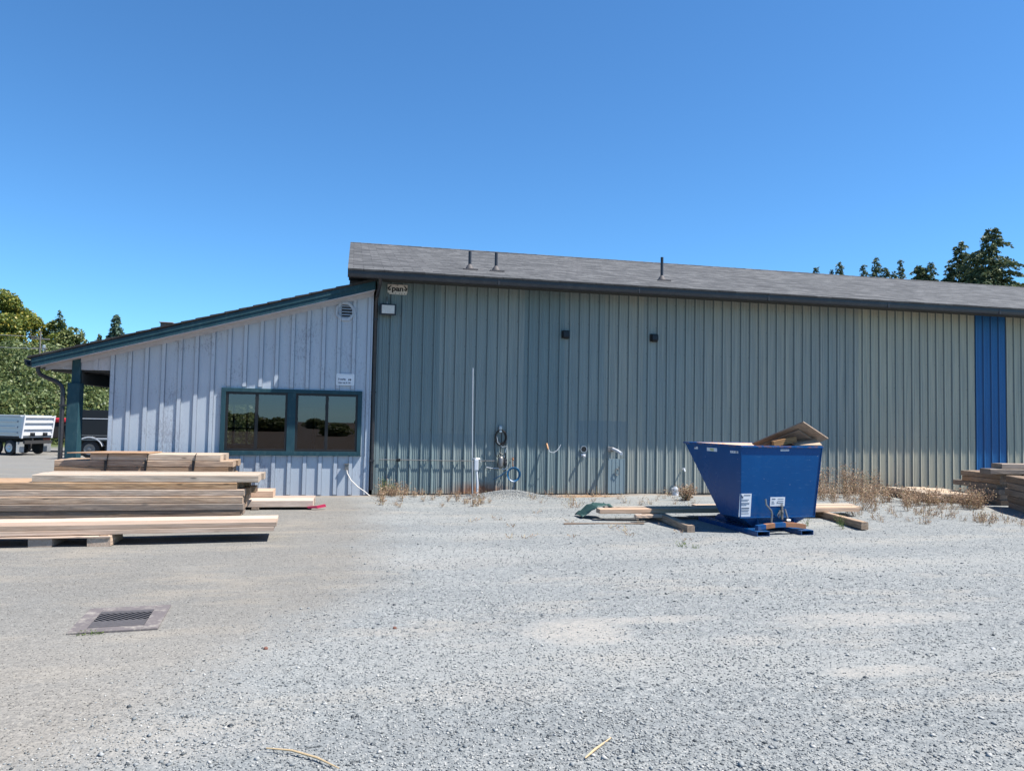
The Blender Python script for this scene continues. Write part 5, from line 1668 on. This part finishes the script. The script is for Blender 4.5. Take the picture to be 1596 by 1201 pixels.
place_weed(w5b, [(11.35, -1.65, 1.15), (11.75, -1.95, 1.2), (11.55, -2.3, .8), (12.0, -2.25, 1.0), (11.2, -2.4, .6), (12.35, -2.6, .55), (11.85, -1.6, 1.1)],
           'bushy rust brown weed crowding the left end of the low packet', 'bushy weeds at the low packet')
w3b = weed('dry_weed', 66, .18, .20, 7, 8, 'weed_dry', .0117)
place_weed(w3b, [(.65 + rw.random() ** 1.6 * 2.2, -.2 - rw.random() ** 1.3 * 2.0, rw.uniform(.6, 1.25)) for _ in range(40)],
           'small dry weed near the annex corner and the stand pipe', 'small dry tufts near the annex corner')
w2b = weed('dry_weed', 68, .42, .22, 12, 18, 'weed_dry', .0130)
place_weed(w2b, [(.72, -.35, 1.0), (1.0, -.25, .9), (1.15, -.55, .8), (.85, -.7, .75)], 'taller dry weed at the annex corner by the downspout', 'taller weeds at the annex corner')
w3c = weed('dry_weed', 67, .17, .14, 5, 7, 'weed_dry', .0117)
place_weed(w3c, [(3.6 + rw.uniform(0, 3.6), -.3 - rw.random() ** 1.4 * 2.4, rw.uniform(.6, 1.3)) for _ in range(30)],
           'small dry weed along the wall between stand pipe and hopper', 'small dry tufts along the middle of the wall')
w3d = weed('dry_weed', 69, .09, .14, 5, 5, 'weed_dry', .0104)
place_weed(w3d, [(1.6 + rw.uniform(0, 4), -3.2 - rw.uniform(0, 3.0), rw.uniform(.6, 1.2)) for _ in range(16)],
           'low sprig growing out of the open gravel left of the hopper', 'low sprigs on the open gravel')
w4b = weed('green_weed', 70, .40, .20, 12, 20, 'weed_green', .013)
place_weed(w4b, [(.70, -.22, 1.0), (.92, -.3, .8)], 'green weed at the annex corner by the downspout', 'green weeds at the annex corner')
w4c = weed('green_weed', 71, .95, .18, 5, 18, 'weed_green', .014)
place_weed(w4c, [(9.85, -.5, 1.0), (11.9, -.35, .75)], 'tall thin green weed by the wall right of the hopper', 'tall green weeds right of the hopper')
place_weed(w4, [(7.75, -5.0, .75), (7.62, -5.25, .55), (7.2, -4.95, .6), (12.2, -1.2, .9), (12.6, -2.75, .7)], 'low green weed among the gravel right of the hopper', 'low green weeds right of the hopper')
w4d = weed('grass_tuft', 72, .035, .09, 24, 4, 'weed_green', .007)
place_weed(w4d, [(-1.84, -9.73, .8), (-1.77, -9.73, .7), (-1.71, -9.735, .6)], 'low green grass tuft at the near edge of the drain', 'grass at the drain')
w4e = weed('green_weed', 73, .09, .12, 7, 7, 'weed_green', .010)
place_weed(w4e, [(4.30, -6.58, 1), (4.42, -6.7, .7)], 'tiny green sprig in the gravel left of the hopper feet', 'tiny green sprigs by the hopper')

# ------------------------------------------------------------------ vehicles beyond the annex
def wheel(parent, c, axis, r=.53, w=.28, rimmat='silver'):
    ax = Vector(axis).normalized()
    t = MB().lathe(Vector(c), ax, [(r * .60, -w * .5), (r * .90, -w * .5), (r, -w * .36), (r, w * .36), (r * .90, w * .5), (r * .60, w * .5)], 26)
    o = t.build('wheel', MATS['rubber'], parent, smooth=True)
    rm_ = MB().lathe(Vector(c), ax, [(r * .60, w * .40), (r * .60, w * .56), (r * .53, w * .56), (r * .48, w * .515), (r * .26, w * .515), (r * .22, w * .62), (r * .12, w * .66)], 22)
    rm_.build('rim', MATS[rimmat], o, smooth=True)
    return o


dt = thing('dump_truck', 'white and silver dump truck seen from behind at the far left of the yard', 'truck', (-20.0, 38.9, -1.27), R(60))
dt.scale = (.9, .9, .9)
# local +y forward, origin under the tailgate
b = MB()
b.hexa([(-1.2, .1, 1.35), (1.2, .1, 1.35), (1.2, 5.4, 1.35), (-1.2, 5.4, 1.35), (-1.2, -.15, 2.75), (1.2, -.15, 2.75), (1.2, 5.4, 2.75), (-1.2, 5.4, 2.75)])
for z in (1.55, 1.95, 2.35):
    b.box(-1.27, -1.2, .3, 5.3, z, z + .12)
    b.box(1.2, 1.27, .3, 5.3, z, z + .12)
b.box(-1.28, 1.28, -.0, 5.4, 2.751, 2.85)
b.build('dump_body', MATS['silver'], dt, bevel=.02)
tg = MB().hexa([(-1.25, -.05, 1.25), (1.25, -.05, 1.25), (1.25, .09, 1.25), (-1.25, .09, 1.25), (-1.25, -.30, 2.8), (1.25, -.30, 2.8), (1.25, -.16, 2.8), (-1.25, -.16, 2.8)])
for z in (1.4, 1.85, 2.3, 2.68):
    y_ = -.05 - .25 * (z - 1.25) / 1.55
    tg.hexa([(-1.2, y_ - .09, z), (1.2, y_ - .09, z), (1.2, y_, z), (-1.2, y_, z), (-1.2, y_ - .10, z + .11), (1.2, y_ - .10, z + .11), (1.2, y_ - .01, z + .11), (-1.2, y_ - .01, z + .11)])
for x in (-1.25, 1.13):
    tg.hexa([(x, -.15, 1.2), (x + .12, -.15, 1.2), (x + .12, -.05, 1.2), (x, -.05, 1.2), (x, -.40, 2.85), (x + .12, -.40, 2.85), (x + .12, -.3, 2.85), (x, -.3, 2.85)])
tg.build('tailgate', MATS['white'], dt, bevel=.015)
MB().box(-.45, -.35, -.2, 5.6, .85, 1.2).box(.35, .45, -.2, 5.6, .85, 1.2).box(-1.1, 1.1, -.3, -.15, .82, 1.05).box(-1.2, 1.2, .2, 5.5, 1.2, 1.34).build('chassis', MATS['rubber'], dt)
MB().box(-1.2, 1.2, 5.7, 7.2, 1.0, 2.9).box(-1.0, 1.0, 7.2, 8.6, .9, 2.0).build('cab', MATS['white'], dt, bevel=.06)
for x, sg_ in ((-1.08, -1), (1.08, 1)):
    for y_ in (1.0, 2.4, 7.6):
        wheel(dt, (x, y_, .53), (sg_, 0, 0))
    MB().box(x - .3, x + .3, .12, .15, .22, .95).build('mud_flap', MATS['galv'], dt)
for x in (-.55, .45):
    MB().box(x - .16, x + .16, -.42, -.28, 1.35, 1.62).lathe((x, -.42, 1.48), (0, -1, 0), [(.12, 0), (.1, .05)], 10).build('tail_light', MATS['black'], dt, bevel=.02)

tr_ = thing('flatbed_trailer', 'low dark flatbed trailer parked right of the dump truck', 'trailer', (-18.3, 40.2, -1.28), R(-100))
MB().box(-1.15, 1.15, .2, 6.5, .95, 1.12).box(-.5, -.35, .2, 8, .7, .95).box(.35, .5, .2, 8, .7, .95).box(-1.16, -1.12, .2, 6.5, .9, 1.3).build('bed', MATS['rubber'], tr_)
MB().box(-1.2, -1.16, .5, 6.2, 1.12, 1.22).box(-1.1, 1.1, .14, .2, .9, 1.1).build('rust_rail', MATS['rust'], tr_)
for y_ in (1.2, 2.3):
    for x, sg_ in ((-1.0, -1), (1.0, 1)):
        wheel(tr_, (x, y_, .48), (sg_, 0, 0), .48)
MB().tube([(-.3, 6.5, 1.0), (-.3, 6.5, 0.0)], .06, 8).build('landing_leg', MATS['steel'], tr_)
rt_ = thing('red_truck', 'red roofed truck mostly hidden behind the teal porch post', 'truck', (-19.4, 44.0, -1.3), R(80))
MB().hexa([(-1.1, 0, 1.0), (1.1, 0, 1.0), (1.1, 2.2, 1.0), (-1.1, 2.2, 1.0), (-1.0, .1, 2.1), (1.0, .1, 2.1), (1.0, 1.9, 2.1), (-1.0, 1.9, 2.1)]).build('cab', MATS['dark'], rt_, bevel=.06)
MB().box(-1.08, 1.08, 0, 2.0, 2.1, 2.42).build('roof', MATS['red'], rt_, bevel=.1)
MB().box(-1.05, 1.05, 2.2, 3.6, .7, 1.4).build('hood', MATS['red'], rt_, bevel=.1)
MB().box(-1.1, 1.1, -3.5, -.1, .8, 1.1).box(-1.1, -1.02, -.5, -.1, 1.1, 2.3).box(-1.1, -1.02, -1.1, -.8, 1.1, 2.2).build('bed', MATS['rust'], rt_)
for y_ in (-2.6, 2.8):
    for x, sg_ in ((-1.0, -1), (1.0, 1)):
        wheel(rt_, (x, y_, .48), (sg_, 0, 0), .48)
bt = thing('black_trailer', 'tall black box trailer with white mudguard behind the porch', 'trailer', (-15.5, 33.5, -1.11), R(84))
MB().box(-1.2, 1.2, -8.0, .1, 1.15, 2.82).build('box_body', MATS['black'], bt, bevel=.03)
ra = MB().box(-1.25, -1.2, -8.0, .1, 1.05, 1.13).box(-1.24, -1.2, -8, .1, 1.32, 1.36)
for i in range(10):
    ra.box(-1.235, -1.2, -7.9 + i * .85, -7.86 + i * .85, 1.13, 1.32)
ra.build('side_rail', MATS['steel'], bt)
MB().box(-1.215, -1.2, -2.6, -.05, 2.30, 2.34).build('stripe', MATS['white'], bt)
MB().box(-1.0, 1.0, -8, 0, .75, 1.05).build('chassis', MATS['dark'], bt)
fm = MB()
ap = [(-1.25, -.90 + .75 * math.cos(a), .55 + .66 * math.sin(a)) for a in np.linspace(.25, math.pi - .25, 12)]
for a_, b__ in zip(ap[:-1], ap[1:]):
    fm.hexa([(-1.28, a_[1], a_[2]), (-.7, a_[1], a_[2]), (-.7, b__[1], b__[2]), (-1.28, b__[1], b__[2]), (-1.28, a_[1], a_[2] + .07), (-.7, a_[1], a_[2] + .07), (-.7, b__[1], b__[2] + .07), (-1.28, b__[1], b__[2] + .07)])
fm.box(-1.28, -.7, -4.2, -1.2, 1.14, 1.2)
fm.build('mudguard', MATS['white'], bt)
for y_ in (-.9, -2.25):
    for x, sg_ in ((-1.0, -1), (1.0, 1)):
        wheel(bt, (x, y_, .53), (sg_, 0, 0), .53, .3, 'steel')

# ------------------------------------------------------------------ what the windows mirror: trees across the field
GF = 'trees across the field behind the viewer'
proto = None
for i, (x, y, sc) in enumerate(((-4, -205, .62), (-62, -262, 1.0), (-52, -258, 1.1), (-43, -262, 1.15), (-34, -260, 1.0), (-25, -262, .8), (-72, -262, .9), (-14, -330, .75), (8, -335, .8), (20, -330, .7))):
    if proto is None:
        proto = thing('leafy_tree', 'dark leafy tree across the dry field behind the viewer', 'tree', (x, y, -.2), 0, GF)
        broad_crown('crown', 6.5, 6.0, .2, 6000, .6, 'leaf_green', 81, 40, proto)
        trunk_mesh(4.5, .3, 82, 5, 2.5, 1).build('trunk', MATS['bark'], proto)
        o = proto
    else:
        o = copy_tree(proto)
    o.location = (x, y, -4.2)
    o.scale = (sc * 1.5, sc * 1.3, sc * .9)
    o.rotation_euler = (0, 0, i * 1.3)
